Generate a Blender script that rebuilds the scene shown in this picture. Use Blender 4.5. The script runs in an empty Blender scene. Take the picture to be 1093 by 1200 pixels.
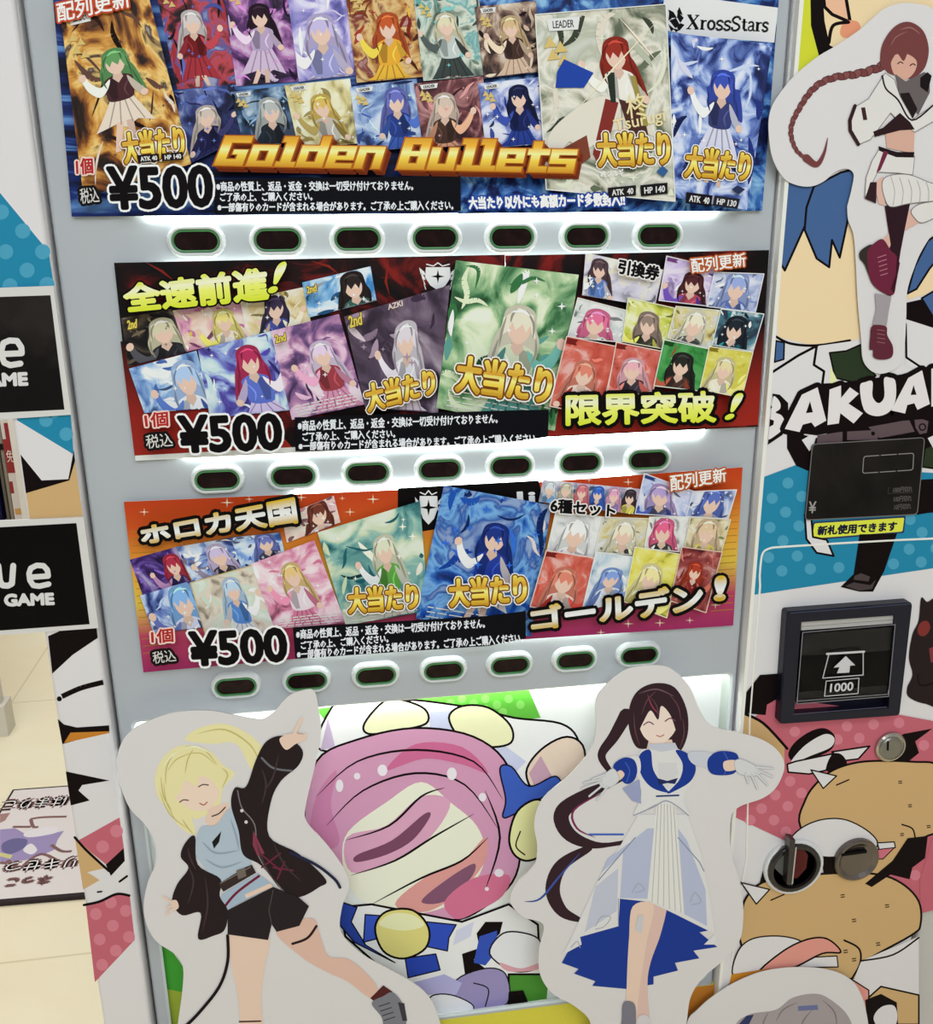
import bpy, bmesh, math, random
from mathutils import Vector, Matrix
from mathutils.geometry import tessellate_polygon

# ------------------------------------------------------------------ camera, world, lamps
SC = bpy.context.scene
COL = SC.collection
F_PX = 1096.28
YAW, PITCH, ROLL = 0.148337, 0.290375, -0.0108133
ROW1_Z = 1.444
CAM = Vector((-0.134989, -1.130211, ROW1_Z + 0.006104))
fwd = Vector((math.sin(YAW) * math.cos(PITCH), math.cos(YAW) * math.cos(PITCH), -math.sin(PITCH)))
r0 = Vector((math.cos(YAW), -math.sin(YAW), 0))
u0 = r0.cross(fwd)
RIGHT = math.cos(ROLL) * r0 + math.sin(ROLL) * u0
UP = -math.sin(ROLL) * r0 + math.cos(ROLL) * u0
FWD = fwd
cam = bpy.data.cameras.new('camera')
cam.sensor_fit = 'HORIZONTAL'
cam.sensor_width = 36.0
cam.lens = F_PX / 1093.0 * 36.0
cam.clip_start = 0.01
camo = bpy.data.objects.new('camera', cam)
COL.objects.link(camo)
camo.matrix_world = Matrix(((RIGHT.x, UP.x, -FWD.x, CAM.x), (RIGHT.y, UP.y, -FWD.y, CAM.y),
                            (RIGHT.z, UP.z, -FWD.z, CAM.z), (0, 0, 0, 1)))
SC.camera = camo
SC.view_settings.view_transform = 'Standard'
SC.view_settings.look = 'None'
SC.view_settings.exposure = 0.05
SC.view_settings.gamma = 1.0
SC.view_settings.use_curve_mapping = False
w = bpy.data.worlds.new('shop_air')
SC.world = w
w.use_nodes = True
w.node_tree.nodes['Background'].inputs['Color'].default_value = (0.88, 0.95, 1.0, 1)
w.node_tree.nodes['Background'].inputs['Strength'].default_value = 0.37


def area(name, loc, rot, sx, sy, power, color=(1, 1, 1)):
    l = bpy.data.lights.new(name, 'AREA')
    l.shape = 'RECTANGLE'
    l.size, l.size_y = sx, sy
    l.energy = power
    l.color = color
    o = bpy.data.objects.new(name, l)
    COL.objects.link(o)
    o.location = loc
    o.rotation_euler = rot
    return o


area('ceiling_lamp', (0.1, -1.9, 2.75), (math.radians(32), 0, 0), 2.2, 0.5, 18, (0.92, 0.97, 1.0))
area('ceiling_lamp', (0.0, -3.4, 2.75), (math.radians(45), 0, 0), 2.6, 0.6, 37, (0.92, 0.97, 1.0))
area('ceiling_lamp', (-1.2, 1.6, 2.75), (0, 0, 0), 1.2, 2.4, 38, (1, 0.96, 0.9))


# ------------------------------------------------------------------ helpers
def P(u, v, d=0.0):
    """A point seen at (u, v) standing on the upright plane y = -d."""
    dr = FWD + RIGHT * ((u - 546.5) / F_PX) - UP * ((v - 600) / F_PX)
    t = (-d - CAM.y) / dr.y
    return CAM + dr * t


def PF(u, v, z=0.0):
    """A point seen at (u, v) lying on the level plane at height z."""
    dr = FWD + RIGHT * ((u - 546.5) / F_PX) - UP * ((v - 600) / F_PX)
    return CAM + dr * ((z - CAM.z) / dr.z)


def lin(c):
    c = c / 255.0
    return c / 12.92 if c <= 0.04045 else ((c + 0.055) / 1.055) ** 2.4


KEY = 0.86
MATS = {}


def rgba(c):
    return tuple(min(0.92, lin(x) / KEY) for x in c) + (1,)


def principled(name):
    m = bpy.data.materials.new(name)
    m.use_nodes = True
    return m, m.node_tree, m.node_tree.nodes['Principled BSDF']


def M(c, rough=0.5, metal=0.0, emit=0.0, spec=0.06):
    k = ('flat', c, rough, metal, emit, spec)
    if k not in MATS:
        m, nt, b = principled('paint_%d_%d_%d' % c)
        b.inputs['Base Color'].default_value = rgba(c)
        b.inputs['Roughness'].default_value = rough
        b.inputs['Metallic'].default_value = metal
        b.inputs['Specular IOR Level'].default_value = spec
        if emit:
            b.inputs['Emission Color'].default_value = rgba(c)
            b.inputs['Emission Strength'].default_value = emit
        MATS[k] = m
    return MATS[k]


def noise_mat(cols, scale=25.0, seed=0.0, distort=1.5, rough=0.42, stretch=(1, 1, 1), detail=6.0):
    k = ('noise', tuple(cols), scale, seed, distort, stretch)
    if k in MATS:
        return MATS[k]
    m, nt, b = principled('print_noise')
    N = nt.nodes
    tc = N.new('ShaderNodeTexCoord')
    mp = N.new('ShaderNodeMapping')
    mp.inputs['Location'].default_value = (seed * 1.7, seed * 0.9, seed * 2.3)
    mp.inputs['Scale'].default_value = stretch
    nz = N.new('ShaderNodeTexNoise')
    nz.inputs['Scale'].default_value = scale
    nz.inputs['Detail'].default_value = detail
    nz.inputs['Distortion'].default_value = distort
    cr = N.new('ShaderNodeValToRGB')
    e = cr.color_ramp.elements
    n = len(cols)
    lo, hi = 0.3, 0.66
    e[0].position, e[0].color = lo, rgba(cols[0])
    e[1].position, e[1].color = hi, rgba(cols[-1])
    for i in range(1, n - 1):
        x = e.new(lo + (hi - lo) * i / (n - 1))
        x.color = rgba(cols[i])
    nt.links.new(tc.outputs['Object'], mp.inputs['Vector'])
    nt.links.new(mp.outputs['Vector'], nz.inputs['Vector'])
    nt.links.new(nz.outputs['Fac'], cr.inputs['Fac'])
    nt.links.new(cr.outputs['Color'], b.inputs['Base Color'])
    b.inputs['Roughness'].default_value = rough
    b.inputs['Specular IOR Level'].default_value = 0.14
    MATS[k] = m
    return m


def grad_mat(stops, rough=0.45, axis='Y', noise=0.0):
    """Printed colour run along the uv map of a printed mark."""
    k = ('grad', tuple(stops), axis, noise)
    if k in MATS:
        return MATS[k]
    m, nt, b = principled('print_gradient')
    N = nt.nodes
    uv = N.new('ShaderNodeUVMap')
    uv.uv_map = 'UVMap'
    sp = N.new('ShaderNodeSeparateXYZ')
    cr = N.new('ShaderNodeValToRGB')
    e = cr.color_ramp.elements
    e[0].position, e[0].color = stops[0][0], rgba(stops[0][1])
    e[1].position, e[1].color = stops[-1][0], rgba(stops[-1][1])
    for p, c in stops[1:-1]:
        x = e.new(p)
        x.color = rgba(c)
    nt.links.new(uv.outputs['UV'], sp.inputs['Vector'])
    nt.links.new(sp.outputs[axis], cr.inputs['Fac'])
    nt.links.new(cr.outputs['Color'], b.inputs['Base Color'])
    b.inputs['Roughness'].default_value = rough
    b.inputs['Specular IOR Level'].default_value = 0.14
    MATS[k] = m
    return m


def Z(ox, oy, s):
    """Coordinates read off an enlarged view -> picture coordinates."""
    return lambda pts: [(ox + x / s, oy + y / s) for x, y in pts]


def spline(pts, n=5, closed=True):
    out = []
    k = len(pts)
    rng = range(k) if closed else range(k - 1)
    for i in rng:
        if closed:
            p0, p1, p2, p3 = pts[i - 1], pts[i], pts[(i + 1) % k], pts[(i + 2) % k]
        else:
            p0, p1, p2, p3 = pts[max(i - 1, 0)], pts[i], pts[i + 1], pts[min(i + 2, k - 1)]
        for j in range(n):
            t = j / n
            out.append(tuple(0.5 * ((2 * p1[a]) + (-p0[a] + p2[a]) * t +
                                    (2 * p0[a] - 5 * p1[a] + 4 * p2[a] - p3[a]) * t * t +
                                    (-p0[a] + 3 * p1[a] - 3 * p2[a] + p3[a]) * t ** 3) for a in (0, 1)))
    if not closed:
        out.append(tuple(pts[-1]))
    return out


def ell(cx, cy, rx, ry=None, n=20, rot=0.0):
    ry = rx if ry is None else ry
    c, s = math.cos(rot), math.sin(rot)
    return [(cx + rx * math.cos(a) * c - ry * math.sin(a) * s, cy + rx * math.cos(a) * s + ry * math.sin(a) * c)
            for a in (2 * math.pi * i / n for i in range(n))]


def bil(q, u, v):
    """u right, v down in a quad given as TL, TR, BR, BL."""
    return tuple(q[0][a] * (1 - u) * (1 - v) + q[1][a] * u * (1 - v) + q[2][a] * u * v + q[3][a] * (1 - u) * v
                 for a in (0, 1))


TXT = {}


def glyphs(body):
    if body not in TXT:
        c = bpy.data.curves.new('t', 'FONT')
        c.body = body
        c.resolution_u = 3 if len(body) < 14 else 1
        o = bpy.data.objects.new('t', c)
        COL.objects.link(o)
        dg = bpy.context.evaluated_depsgraph_get()
        me = bpy.data.meshes.new_from_object(o.evaluated_get(dg))
        vs = [(v.co.x, v.co.y) for v in me.vertices]
        fs = [list(p.vertices) for p in me.polygons]
        cnt = {}
        for f in fs:
            for i in range(len(f)):
                e = tuple(sorted((f[i], f[(i + 1) % len(f)])))
                cnt[e] = cnt.get(e, 0) + 1
        be = [e for e, n in cnt.items() if n == 1]
        x0 = min(v[0] for v in vs); x1 = max(v[0] for v in vs)
        y0 = min(v[1] for v in vs); y1 = max(v[1] for v in vs)
        vs = [((x - x0) / (x1 - x0), (y - y0) / (y1 - y0)) for x, y in vs]
        bpy.data.objects.remove(o)
        bpy.data.curves.remove(c)
        bpy.data.meshes.remove(me)
        TXT[body] = (vs, fs, be)
    return TXT[body]


STEP = 1.2e-5
EPS = 1.2e-6


class Art:
    """Collects printed shapes and solid pieces that make ONE mesh."""

    def __init__(self, d=0.0):
        self.d = d
        self.v, self.f, self.m, self.uv, self.mats = [], [], [], [], []
        self.smooth = []

    def mi(self, m):
        if isinstance(m, tuple):
            m = M(m)
        if m not in self.mats:
            self.mats.append(m)
        return self.mats.index(m)

    def face(self, pts3, m, uvs=None, smooth=False):
        b = len(self.v)
        self.v += [tuple(p) for p in pts3]
        self.f.append(list(range(b, b + len(pts3))))
        self.m.append(m if isinstance(m, int) else self.mi(m))
        self.uv.append(uvs or [(0, 0)] * len(pts3))
        self.smooth.append(smooth)

    def up(self):
        self.d += STEP
        return self.d

    def poly2(self, pts, m, d, uvs=None, proj=None):
        proj = proj or (lambda u, v: P(u, v, d))
        p3 = [proj(u, v) for u, v in pts]
        i = self.mi(m)
        if len(pts) == 3 or (len(pts) == 4 and not uvs is None):
            tris = [tuple(range(len(pts)))]
        else:
            tris = tessellate_polygon([[Vector((x, y, 0)) for x, y in pts]])
        for t in tris:
            t = list(t)
            a = sum((pts[t[k]][0] * pts[t[(k + 1) % len(t)]][1] - pts[t[(k + 1) % len(t)]][0] * pts[t[k]][1])
                    for k in range(len(t)))
            if a > 0:
                t.reverse()
            self.face([p3[k] for k in t], i, [uvs[k] for k in t] if uvs else None)

    def fill(self, pts, m, outline=None, ow=1.5, sm=False, d=None):
        if sm:
            pts = spline(pts)
        if d is None:
            d = self.up()
        self.poly2(pts, m, d)
        if outline is not None:
            self.stroke(pts + [pts[0]], ow, outline)
        return pts

    def blob(self, pts, m, outline=None, ow=1.5):
        return self.fill(pts, m, outline, ow, True)

    def disc(self, cx, cy, r, m, ry=None, rot=0.0, n=18, outline=None, ow=1.5):
        return self.fill(ell(cx, cy, r, ry, n, rot), m, outline, ow)

    def dots(self, pts, r, m):
        d = self.up()
        for x, y in pts:
            self.poly2(ell(x, y, r, r, 14), m, d)

    def stroke(self, pts, width, m, sm=False, taper=False, d=None, cap=True):
        if sm:
            pts = spline(pts, 5, False)
        if d is None:
            d = self.up()
        n = len(pts)
        i = self.mi(m)
        d0 = d
        for k in range(n - 1):
            d = d0 + EPS * (2 * k % 22)
            self.d = max(self.d, d)
            (x0, y0), (x1, y1) = pts[k], pts[k + 1]
            L = math.hypot(x1 - x0, y1 - y0)
            if L < 1e-6:
                continue
            if callable(width):
                wa, wb = width(k / (n - 1)), width((k + 1) / (n - 1))
            else:
                wa = wb = width
            if taper:
                wa *= math.sin(math.pi * (0.04 + 0.92 * k / (n - 1)))
                wb *= math.sin(math.pi * (0.04 + 0.92 * (k + 1) / (n - 1)))
            nx, ny = -(y1 - y0) / L / 2, (x1 - x0) / L / 2
            q = [(x0 + nx * wa, y0 + ny * wa), (x1 + nx * wb, y1 + ny * wb), (x1 - nx * wb, y1 - ny * wb),
                 (x0 - nx * wa, y0 - ny * wa)]
            self.face([P(a, b, d) for a, b in q], i)
            if cap and wb > 0.4 and (k < n - 2 or not taper):
                self.poly2(ell(x1, y1, wb / 2, wb / 2, 10), m, d + EPS)
        if cap and not taper:
            w0 = width(0) if callable(width) else width
            self.poly2(ell(pts[0][0], pts[0][1], w0 / 2, w0 / 2, 10), m, d0 - EPS)

    def text(self, body, quad, m, bold=0.0, outlines=()):
        """quad TL, TR, BR, BL in picture coordinates; outlines outermost first."""
        vs, fs, be = glyphs(body)
        pv = [bil(quad, x, 1 - y) for x, y in vs]
        for wdt, om in outlines:
            self._edges(pv, vs, be, wdt + bold, om)
        d = self.up()
        i = self.mi(m)
        for f in fs:
            pts = [pv[k] for k in f]
            a = sum(pts[k][0] * pts[(k + 1) % len(pts)][1] - pts[(k + 1) % len(pts)][0] * pts[k][1] for k in range(len(pts)))
            if a > 0:
                f = f[::-1]
            self.face([P(pv[k][0], pv[k][1], d) for k in f], i, [vs[k] for k in f])
        if bold > 0:
            self._edges(pv, vs, be, bold, m, d)

    def _edges(self, pv, vs, be, wdt, m, d=None):
        if d is None:
            d = self.up()
        i = self.mi(m)
        seen = set()
        d0, cnt = d, 0
        for a, b in be:
            (x0, y0), (x1, y1) = pv[a], pv[b]
            L = math.hypot(x1 - x0, y1 - y0)
            cnt += 1
            d = d0 + EPS * (cnt % 89 + 1)
            self.d = max(self.d, d)
            if L > 1e-6:
                nx, ny = -(y1 - y0) / L * wdt, (x1 - x0) / L * wdt
                q = [(x0 + nx, y0 + ny), (x1 + nx, y1 + ny), (x1 - nx, y1 - ny), (x0 - nx, y0 - ny)]
                self.face([P(s, t, d) for s, t in q], i, [vs[a], vs[b], vs[b], vs[a]])
            for k in (a, b):
                if k not in seen:
                    seen.add(k)
                    cnt += 1
                    d = d0 + EPS * (cnt % 89 + 1)
                    self.d = max(self.d, d)
                    e = ell(pv[k][0], pv[k][1], wdt, wdt, 6)[::-1]
                    self.face([P(s, t, d) for s, t in e], i, [vs[k]] * 6)

    # ---- solid pieces in world coordinates
    def box(self, x0, x1, y0, y1, z0, z1, m):
        c = [(x, y, z) for x in (x0, x1) for y in (y0, y1) for z in (z0, z1)]
        for q in ((0, 1, 3, 2), (4, 6, 7, 5), (0, 4, 5, 1), (2, 3, 7, 6), (0, 2, 6, 4), (1, 5, 7, 3)):
            self.face([c[k] for k in q], m)

    def slab(self, pts, d0, d1, m, side=None):
        """An outline given thickness from depth d0 (back) to d1 (front)."""
        side = side or m
        front = [P(u, v, d1) for u, v in pts]
        # same outline straight back, along y
        back = [Vector((p.x, -d0, p.z)) for p in front]
        self.poly2(pts, m, d1)
        tr = tessellate_polygon([[Vector((x, y, 0)) for x, y in pts]])
        for t in tr:
            self.face([back[k] for k in t], m)
        n = len(pts)
        for k in range(n):
            j = (k + 1) % n
            self.face([front[k], front[j], back[j], back[k]], side)
        self.d = d1

    def loops(self, loops, m, cap=True, smooth=True):
        """Skin between successive 3D loops."""
        i = self.mi(m)
        for a, b in zip(loops[:-1], loops[1:]):
            n = len(a)
            for k in range(n):
                j = (k + 1) % n
                self.face([a[k], a[j], b[j], b[k]], i, smooth=smooth)
        if cap:
            self.face(loops[-1], i)

    def build(self, name, parent=None, root=None):
        base = Vector((0, 0, 0))
        p = parent
        while p is not None:
            base += p.location
            p = p.parent
        if parent is None and root is not None:
            base = Vector(root)
        me = bpy.data.meshes.new(name)
        me.from_pydata([(x - base.x, y - base.y, z - base.z) for x, y, z in self.v], [], self.f)
        for m in self.mats:
            me.materials.append(m)
        uvl = me.uv_layers.new(name='UVMap')
        flat = [c for f in self.uv for uv in f for c in uv]
        uvl.data.foreach_set('uv', flat)
        me.polygons.foreach_set('material_index', self.m)
        me.polygons.foreach_set('use_smooth', self.smooth)
        me.update()
        o = bpy.data.objects.new(name, me)
        COL.objects.link(o)
        if parent is not None:
            o.parent = parent
        elif root is not None:
            o.location = base
        return o


def thing(name, label, cat, loc, group=None):
    o = bpy.data.objects.new(name, None)
    COL.objects.link(o)
    o.empty_display_size = 0.05
    o.location = loc
    o['label'] = label
    o['category'] = cat
    if group:
        o['group'] = group
    return o


def tag(o, label, cat, group=None):
    o['label'] = label
    o['category'] = cat
    if group:
        o['group'] = group
    return o


def weld(o, dist=1e-6):
    bm = bmesh.new()
    bm.from_mesh(o.data)
    bmesh.ops.remove_doubles(bm, verts=bm.verts, dist=dist)
    bmesh.ops.recalc_face_normals(bm, faces=bm.faces)
    bm.to_mesh(o.data)
    bm.free()


# colours read off the photograph
WHITE = (214, 210, 211)
PAPER = (211, 207, 207)
BLACK = (18, 10, 11)
TEAL = (36, 128, 162)
TEALD = (74, 152, 182)
PINK = (188, 98, 112)
PINKD = (203, 122, 136)
TAN = (198, 163, 114)
CREAM = (228, 204, 163)
GREYP = (170, 174, 178)
SKIN = (222, 190, 172)

# ------------------------------------------------------------------ setting: floor
flm = noise_mat([(226, 213, 184), (232, 219, 190), (236, 224, 196)], 2.5, 3, 0.5, rough=0.35)
nt = flm.node_tree
bk = nt.nodes.new('ShaderNodeTexBrick')
bk.offset = 0.0
bk.inputs['Scale'].default_value = 1.0
bk.inputs['Brick Width'].default_value = 0.6
bk.inputs['Row Height'].default_value = 0.6
bk.inputs['Mortar Size'].default_value = 0.003
bk.inputs['Mortar'].default_value = (0.82, 0.8, 0.74, 1)
bk.inputs['Color1'].default_value = bk.inputs['Color2'].default_value = (1, 1, 1, 1)
mx = nt.nodes.new('ShaderNodeMix')
mx.data_type = 'RGBA'
mx.blend_type = 'MULTIPLY'
mx.inputs['Factor'].default_value = 1.0
bs = nt.nodes['Principled BSDF']
src = bs.inputs['Base Color'].links[0].from_socket
tcn = [n for n in nt.nodes if n.type == 'TEX_COORD'][0]
nt.links.new(tcn.outputs['Object'], bk.inputs['Vector'])
nt.links.new(src, mx.inputs[6])
nt.links.new(bk.outputs['Color'], mx.inputs[7])
nt.links.new(mx.outputs[2], bs.inputs['Base Color'])
A = Art()
A.box(-3.5, 2.5, -4.0, 5.0, -0.05, 0.0, flm)
o = A.build('floor')
o['kind'] = 'structure'

for nm_, bx in (('wall_back', (-3.5, 2.5, 5.0, 5.1, -0.05, 2.95)), ('wall_left', (-3.6, -3.5, -4.0, 5.1, -0.05, 2.95)), ('wall_right', (2.5, 2.6, -4.0, 5.1, -0.05, 2.95))):
    A = Art()
    A.box(*bx, M((206, 200, 190), 0.7))
    A.build(nm_)['kind'] = 'structure'

# ------------------------------------------------------------------ the vending machine
XL0, XL, XR, XR1 = -0.490, -0.427, 0.421, 0.744
ZTOP, ZBOT = 1.86, 0.04
DB = 0.015                       # how far the side column and the coin panel stand proud
vm = thing('vending_machine', 'tall grey card vending machine wrapped in vinyl graphics with three rows of buttons',
           'vending machine', (0.12, 0.28, 0))
steel = M((150, 152, 155), 0.4)
A = Art()
A.box(XL0 + 0.004, XR1 - 0.004, 0.075, 0.56, ZBOT, ZTOP, M((205, 205, 205), 0.4))
A.build('cabinet', vm)
for fx in (-0.44, 0.69):
    for fy in (0.13, 0.5):
        A = Art()
        A.loops([[(fx + r * math.cos(t), fy + r * math.sin(t), z) for t in [2 * math.pi * k / 16 for k in range(16)]]
                 for r, z in ((0.03, 0.0), (0.03, 0.012), (0.018, 0.014), (0.018, ZBOT))], steel)
        A.build('foot', vm)


def rrect(x0, x1, z0, z1, r, y, n=6, rb=None):
    pts = []
    rt_, rb = r, (r if rb is None else rb)
    for cx, cz, a0, r in ((x1 - rt_, z1 - rt_, 0, rt_), (x0 + rt_, z1 - rt_, 90, rt_), (x0 + rb, z0 + rb, 180, rb), (x1 - rb, z0 + rb, 270, rb)):
        for k in range(n + 1):
            t = math.radians(a0 + 90 * k / n)
            pts.append((cx + r * math.cos(t), y, cz + r * math.sin(t)))
    return pts


# front plate with the display opening
RX0, RX1, RZ0, RZ1 = -0.406, 0.412, 0.3135, 0.852
gp = M(GREYP, 0.42)
A = Art()
H = rrect(RX0, RX1, RZ0, RZ1, 0.008, 0.0, rb=0.032)
H2 = rrect(RX0 + 0.003, RX1 - 0.003, RZ0 + 0.003, RZ1 - 0.003, 0.008, 0.002, rb=0.031)
H3 = rrect(RX0 + 0.003, RX1 - 0.003, RZ0 + 0.003, RZ1 - 0.003, 0.008, 0.0035, rb=0.031)
x0, x1, z0, z1 = XL + 0.009, XR - 0.007, RZ0 - 0.004, ZTOP
outer = [(x0, 0.0, z0), (x1, 0.0, z0), (x1, 0.0, z1), (x0, 0.0, z1)]
n = len(H)
# upper part of the plate
A.face([(x0, 0, RZ1 + 0.012), (x1, 0, RZ1 + 0.012), (x1, 0, z1), (x0, 0, z1)], gp)
ob = rrect(x0, x1, z0, RZ1 + 0.012, 0.0005, 0.0)
for k in range(n):
    j = (k + 1) % n
    A.face([ob[k], H[k], H[j], ob[j]], gp)
A.loops([H, H2, H3], M((196, 203, 202), 0.4), cap=False, smooth=False)
# rolled outer edges down to the gap
for xa, s in ((x0, -1), (x1, 1)):
    prev = None
    for k in range(7):
        t = math.radians(90 * k / 6)
        cur = (xa + s * 0.006 * math.sin(t), 0.012 * (1 - math.cos(t)))
        if prev:
            q = [(prev[0], prev[1], z0), (cur[0], cur[1], z0), (cur[0], cur[1], z1), (prev[0], prev[1], z1)]
            A.face(q if s > 0 else q[::-1], gp, smooth=True)
        prev = cur
A.build('selection_panel', vm)

# lit windows behind the price posters
glow = bpy.data.materials.new('backlight')
glow.use_nodes = True
gb = glow.node_tree.nodes['Principled BSDF']
gb.inputs['Base Color'].default_value = (0.8, 0.8, 0.8, 1)
gb.inputs['Emission Color'].default_value = (0.88, 1.0, 0.94, 1)
gb.inputs['Emission Strength'].default_value = 8.0
for (xa, xb, za, zb) in ((-0.325, 0.345, 1.4655, 1.70), (-0.31, 0.345, 1.1925, 1.415), (-0.18, 0.25, 0.93, 1.1535)):
    A = Art()
    L = [rrect(xa, xb, za, zb, 0.008, 0.0005), rrect(xa, xb, za, zb, 0.008, -0.004),
         rrect(xa + 0.001, xb - 0.001, za + 0.001, zb - 0.001, 0.007, -0.005)]
    A.loops(L, glow)
    A.build('lit_window', vm)

# selection buttons
bez = M((202, 206, 205), 0.3, spec=0.4)
ringm = M((62, 122, 70), 0.25, emit=0.1, spec=0.5)
winm = noise_mat([(20, 8, 8), (26, 12, 11), (36, 20, 18)], 60, 2, 0.5, rough=0.15)


def stad(cx, cz, w, h, y, n=10):
    r = h / 2
    s = w / 2 - r
    out = []
    for k in range(n + 1):
        t = -math.pi / 2 + math.pi * k / n
        out.append((cx + s + r * math.cos(t), y, cz + r * math.sin(t)))
    for k in range(n + 1):
        t = math.pi / 2 + math.pi * k / n
        out.append((cx - s + r * math.cos(t), y, cz + r * math.sin(t)))
    return out


for zr in (ROW1_Z, ROW1_Z - 0.276352, ROW1_Z - 0.551422):
    for k in range(7):
        cx = (k - 3) * 0.09
        A = Art()
        A.loops([stad(cx, zr, a, b, -c) for a, b, c in
                 ((0.065, 0.0362, 0.0), (0.0646, 0.0358, 0.003), (0.0625, 0.034, 0.0065), (0.058, 0.030, 0.009), (0.054, 0.0262, 0.0088),
                  (0.0515, 0.0238, 0.006))], bez, cap=False)
        b = A.build('button', vm)
        A = Art()
        A.loops([stad(cx, zr, a, c, -e) for a, c, e in
                 ((0.0518, 0.024, 0.0055), (0.0515, 0.0237, 0.0085), (0.050, 0.0222, 0.0092), (0.048, 0.0202, 0.0088),
                  (0.0472, 0.0194, 0.0065))], ringm, cap=False)
        A.build('button_ring', b)
        A = Art()
        A.loops([stad(cx, zr, 0.0476, 0.0198, -0.005), stad(cx, zr, 0.0470, 0.0192, -0.0068)], winm)
        A.build('button_window', b)

# ------------------------------------------------------------------ lower display: box, lamp, back print
A = Art()
wb = M((222, 226, 222), 0.5)
DK = -0.0135
h3 = rrect(RX0 + 0.003, RX1 - 0.003, RZ0 + 0.003, RZ1 - 0.003, 0.008, 0.0035, rb=0.031)
h4 = rrect(RX0 - 0.004, RX1 + 0.004, RZ0 - 0.004, RZ1 + 0.022, 0.02, 0.004)
h5 = rrect(RX0 - 0.004, RX1 + 0.004, RZ0 - 0.004, RZ1 + 0.022, 0.02, 0.06)
A.loops([h3, h4, h5], wb, cap=True, smooth=False)
box = A.build('display_box', vm)
A = Art()
tube = bpy.data.materials.new('lamp_tube')
tube.use_nodes = True
tb = tube.node_tree.nodes['Principled BSDF']
tb.inputs['Emission Color'].default_value = (0.95, 1.0, 0.97, 1)
tb.inputs['Emission Strength'].default_value = 9.0
yc, zc = 0.009, RZ1 + 0.012
A.loops([[(x, yc + 0.0035 * math.cos(t), zc + 0.0035 * math.sin(t)) for t in [2 * math.pi * k / 10 for k in range(10)]]
         for x in (RX0 + 0.01, RX1 - 0.01)], tube)
A.build('lamp_tube', box)
area('display_lamp', (0.0, 0.0075, RZ1 + 0.006), (math.radians(14), 0, 0), 0.79, 0.005, 0.36, (0.95, 1, 0.98))
area('display_lamp', (0.0, 0.036, RZ1 + 0.006), (0, 0, 0), 0.79, 0.02, 0.1, (0.95, 1, 0.98))

A = Art(DK)
z7 = Z(350, 790, 2.928)
GREEN = (92, 172, 62)
zl, zr_ = RZ0 - 0.002, RZ1 + 0.004
xr_ = P(838, 900, DK).x
A.box(RX0 - 0.002, xr_, 0.0136, 0.0165, zl, zr_, M((226, 230, 227), 0.5))
# flat colour fields: green corners, pale wedges
A.fill(z7([(60, 120), (330, 80), (775, 20), (830, 150), (620, 170), (200, 300)]), GREEN)
A.dots(z7([(520, 100), (560, 85), (600, 100), (640, 85), (680, 105), (720, 85), (760, 105), (560, 120), (640, 120), (700, 130)]), 5, (122, 190, 92))
A.fill(z7([(0, 840), (0, 1260), (500, 1260), (300, 1000)]), GREEN)
A.fill(z7([(690, 1000), (860, 1000), (850, 1120), (790, 1160), (680, 1170)]), (74, 140, 52))
A.fill([(178, 1098), (197, 1108), (216, 1135), (213, 1170), (207, 1225), (188, 1225)], (72, 164, 58))
A.fill([(190, 1158), (215, 1163), (207, 1225), (188, 1225)], (166, 184, 66))
A.fill([(176, 1094), (188, 1103), (180, 1112)], BLACK)
# rounded plain shapes in the print's own colours (a stand-in for its picture)
BL2 = 2.5
A.blob(z7([(62, 250), (110, 120), (160, 95), (330, 90), (430, 92), (620, 120), (740, 150), (900, 170), (960, 230), (960, 330), (860, 420), (700, 340), (400, 200), (200, 260)]),
       (232, 234, 232), BLACK, BL2)
A.fill(z7([(450, 130), (530, 125), (545, 190), (450, 195)]), (200, 204, 232))
A.fill(z7([(620, 255), (700, 240), (780, 300), (740, 340)]), (200, 204, 232))
A.fill(z7([(75, 260), (100, 150), (125, 250)]), (196, 176, 206))
A.blob(z7([(780, 340), (830, 260), (920, 215), (980, 260), (960, 400), (830, 420)]), (226, 206, 186), BLACK, BL2)
A.fill(z7([(790, 340), (830, 280), (890, 390), (820, 415)]), (200, 160, 178))
A.blob(z7([(225, 170), (290, 95), (350, 88), (432, 120), (436, 170), (330, 195), (240, 205)]), (232, 230, 190), BLACK, BL2)
A.blob(z7([(515, 150), (560, 110), (650, 115), (725, 175), (728, 235), (650, 250), (560, 225)]), (234, 232, 188), BLACK, BL2)
RO = (206, 150, 182)
A.blob(z7([(20, 500), (60, 300), (200, 225), (400, 185), (600, 215), (720, 320), (760, 520), (745, 690), (650, 790), (520, 845), (300, 800), (150, 700), (90, 600)]),
       RO, BLACK, BL2)
A.blob(z7([(40, 560), (60, 420), (130, 330), (110, 450), (140, 570), (100, 600)]), (198, 128, 166))
CRM = (236, 230, 212)
A.blob(z7([(150, 640), (170, 540), (300, 440), (420, 370), (520, 440), (610, 520), (640, 620), (600, 720), (520, 790), (400, 822), (260, 800), (180, 740)]), CRM)
A.fill(z7(spline([(165, 560), (300, 520), (420, 420), (520, 440), (450, 560), (320, 640), (180, 680)])), (214, 160, 188))
A.fill(z7(spline([(200, 620), (320, 570), (430, 480), (450, 490), (390, 570), (300, 620), (200, 645)])), (120, 72, 98))
A.fill(z7(spline([(330, 790), (430, 700), (560, 640), (640, 560), (640, 640), (560, 740), (440, 815)])), (216, 152, 148))
A.fill(z7(spline([(420, 780), (500, 710), (600, 650), (590, 700), (500, 780)])), (128, 84, 110))
A.blob(z7([(500, 780), (600, 700), (720, 690), (700, 760), (620, 810), (540, 840)]), (208, 112, 146))
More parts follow.
